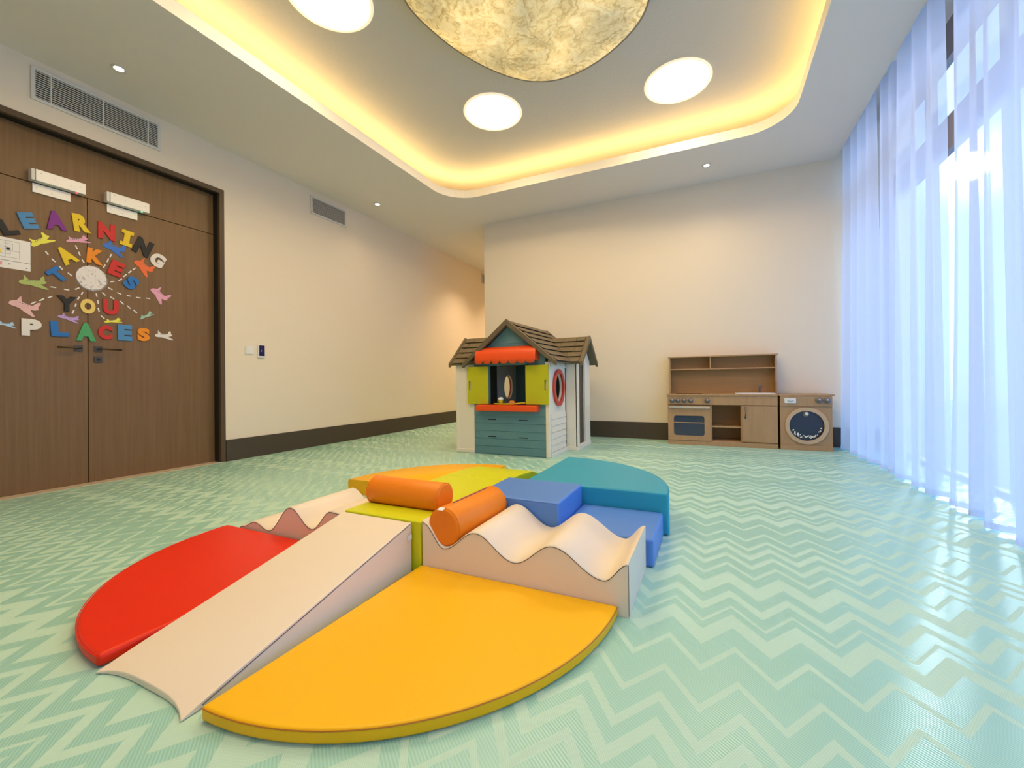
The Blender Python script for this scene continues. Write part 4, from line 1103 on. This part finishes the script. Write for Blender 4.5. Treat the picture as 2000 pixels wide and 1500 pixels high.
# hutch
HY = 5.50
part('hutch_side', 'k_wood', kt, (-.480, -.464, HY, KB, .608, 1.055)); part('hutch_side', 'k_wood', kt, (.676, .692, HY, KB, .608, 1.055))
part('hutch_top', 'k_wood', kt, (-.492, .706, HY - .012, KB, 1.055, 1.070)); part('hutch_shelf', 'k_wood', kt, (-.464, .676, HY + .003, KB - .013, .903, .917))
part('hutch_divider', 'k_wood', kt, (-.012, .004, HY + .004, KB - .013, .917, 1.055)); part('hutch_back', 'k_wood2', kt, (-.464, .676, KB - .012, KB - .001, .609, 1.055), bevel=0)

# toy washing machine
wm = thing('toy_washing_machine', 'brown wooden toy washing machine with round smoked window beside the curtain', 'toy washing machine', (0, 0, 0))
W0, W1 = .694, 1.170; wcx, wcz = .937, .267
bm = B(); prism(bm, rect(W0, W1, .0, .588), [ellipse(wcx, wcz, .165, .165)[::-1]], XZ, KY + .002, KY + .016)
box(bm, W0, W0 + .015, KY + .016, KB, 0, .588); box(bm, W1 - .015, W1, KY + .016, KB, 0, .588); box(bm, W0 + .015, W1 - .015, KB - .015, KB, 0, .588)
obj('carcass', bm, 'k_wood', wm)
part('worktop', 'k_wood', wm, (W0 - .012, W1 + .020, KY - .012, KB, .590, .608), bevel=.003)
part('control_panel', 'k_wood', wm, (W0, W1, KY - .010, KY + .001, .480, .588))
part('plinth', 'k_wood', wm, (W0 - .002, W1 + .002, KY - .008, KY + .001, .0, .056))
bm = B(); prism(bm, ellipse(wcx, wcz, .200, .200, 56), [ellipse(wcx, wcz, .160, .160, 56)[::-1]], XZ, KY - .014, KY + .0015)
M['k_light'] = wood('toy_kitchen_pale_board', (0.56, 0.38, 0.23), (0.62, 0.43, 0.27), (20, 20, 20), 0.5, 0.3)
dr = obj('round_door', bm, 'k_light', wm, bevel=.003)
bm = B(); prism(bm, ellipse(wcx, wcz, .162, .162, 48), [], XZ, KY + .017, KY + .020)
M['smoke'] = mat('smoked_window', (0.028, 0.035, 0.06), 0.15)
obj('window', bm, 'smoke', dr)
bm = B(); lathe(bm, [(.030, 0), (.030, .010), (.020, .014)], (wcx - .004, KY + .012, wcz + .128), '-Y', 20); kb = obj('knob', bm, 'k_grey', dr)
bm = B(); lathe(bm, [(.018, 0), (.018, .006), (.010, .012), (.001, .014)], (wcx + .002, KY - .002, wcz + .130), '-Y', 16); obj('knob_cap', bm, 'white', kb, smooth=True) if False else obj('ball', bm, 'white', dr, smooth=True)
bm = B(); prism(bm, rect(.734, .842, .512, .566), [], XZ, KY - .022, KY - .0105)
dd = obj('detergent_drawer', bm, 'white', wm, bevel=.003)
bm = B(); tube(bm, [(.765, KY - .022, .540), (.775, KY - .032, .536), (.805, KY - .032, .536), (.815, KY - .022, .540)], .005, 8); obj('handle', bm, 'steel', dd, smooth=True)
for xk in (1.050, 1.122):
    bm = B(); lathe(bm, [(.032, .0), (.032, .012), (.027, .016), (.018, .018), (.016, .030), (.008, .035), (.002, .036)], (xk, KY - .010, .545), '-Y', 24)
    o = obj('knob', bm, 'k_grey', wm, smooth=True)
    bm = B(); lathe(bm, [(.010, .0), (.010, .003), (.006, .006), (.001, .007)], (xk + .002, KY - .044, .552), '-Y', 12); obj('knob_cap', bm, 'steel', o, smooth=True)
bm = B(); rnd = random.Random(11)
for k in range(46):
    a = rnd.uniform(-.13, .135); low = wcz - math.sqrt(.152 ** 2 - a * a) + .008
    z = low + .004 + rnd.uniform(0, .034); s = rnd.uniform(.0055, .009)
    lathe(bm, [(.001, -s), (s * .8, -s * .6), (s, 0), (s * .8, s * .6), (.001, s)], (wcx + a, KY + .0165 - s * .3, z), 'Z', 6)
tag(obj('polystyrene_beads', bm, 'cup'), 'white polystyrene beads heaped behind the washing machine window', 'beads', kind='stuff')
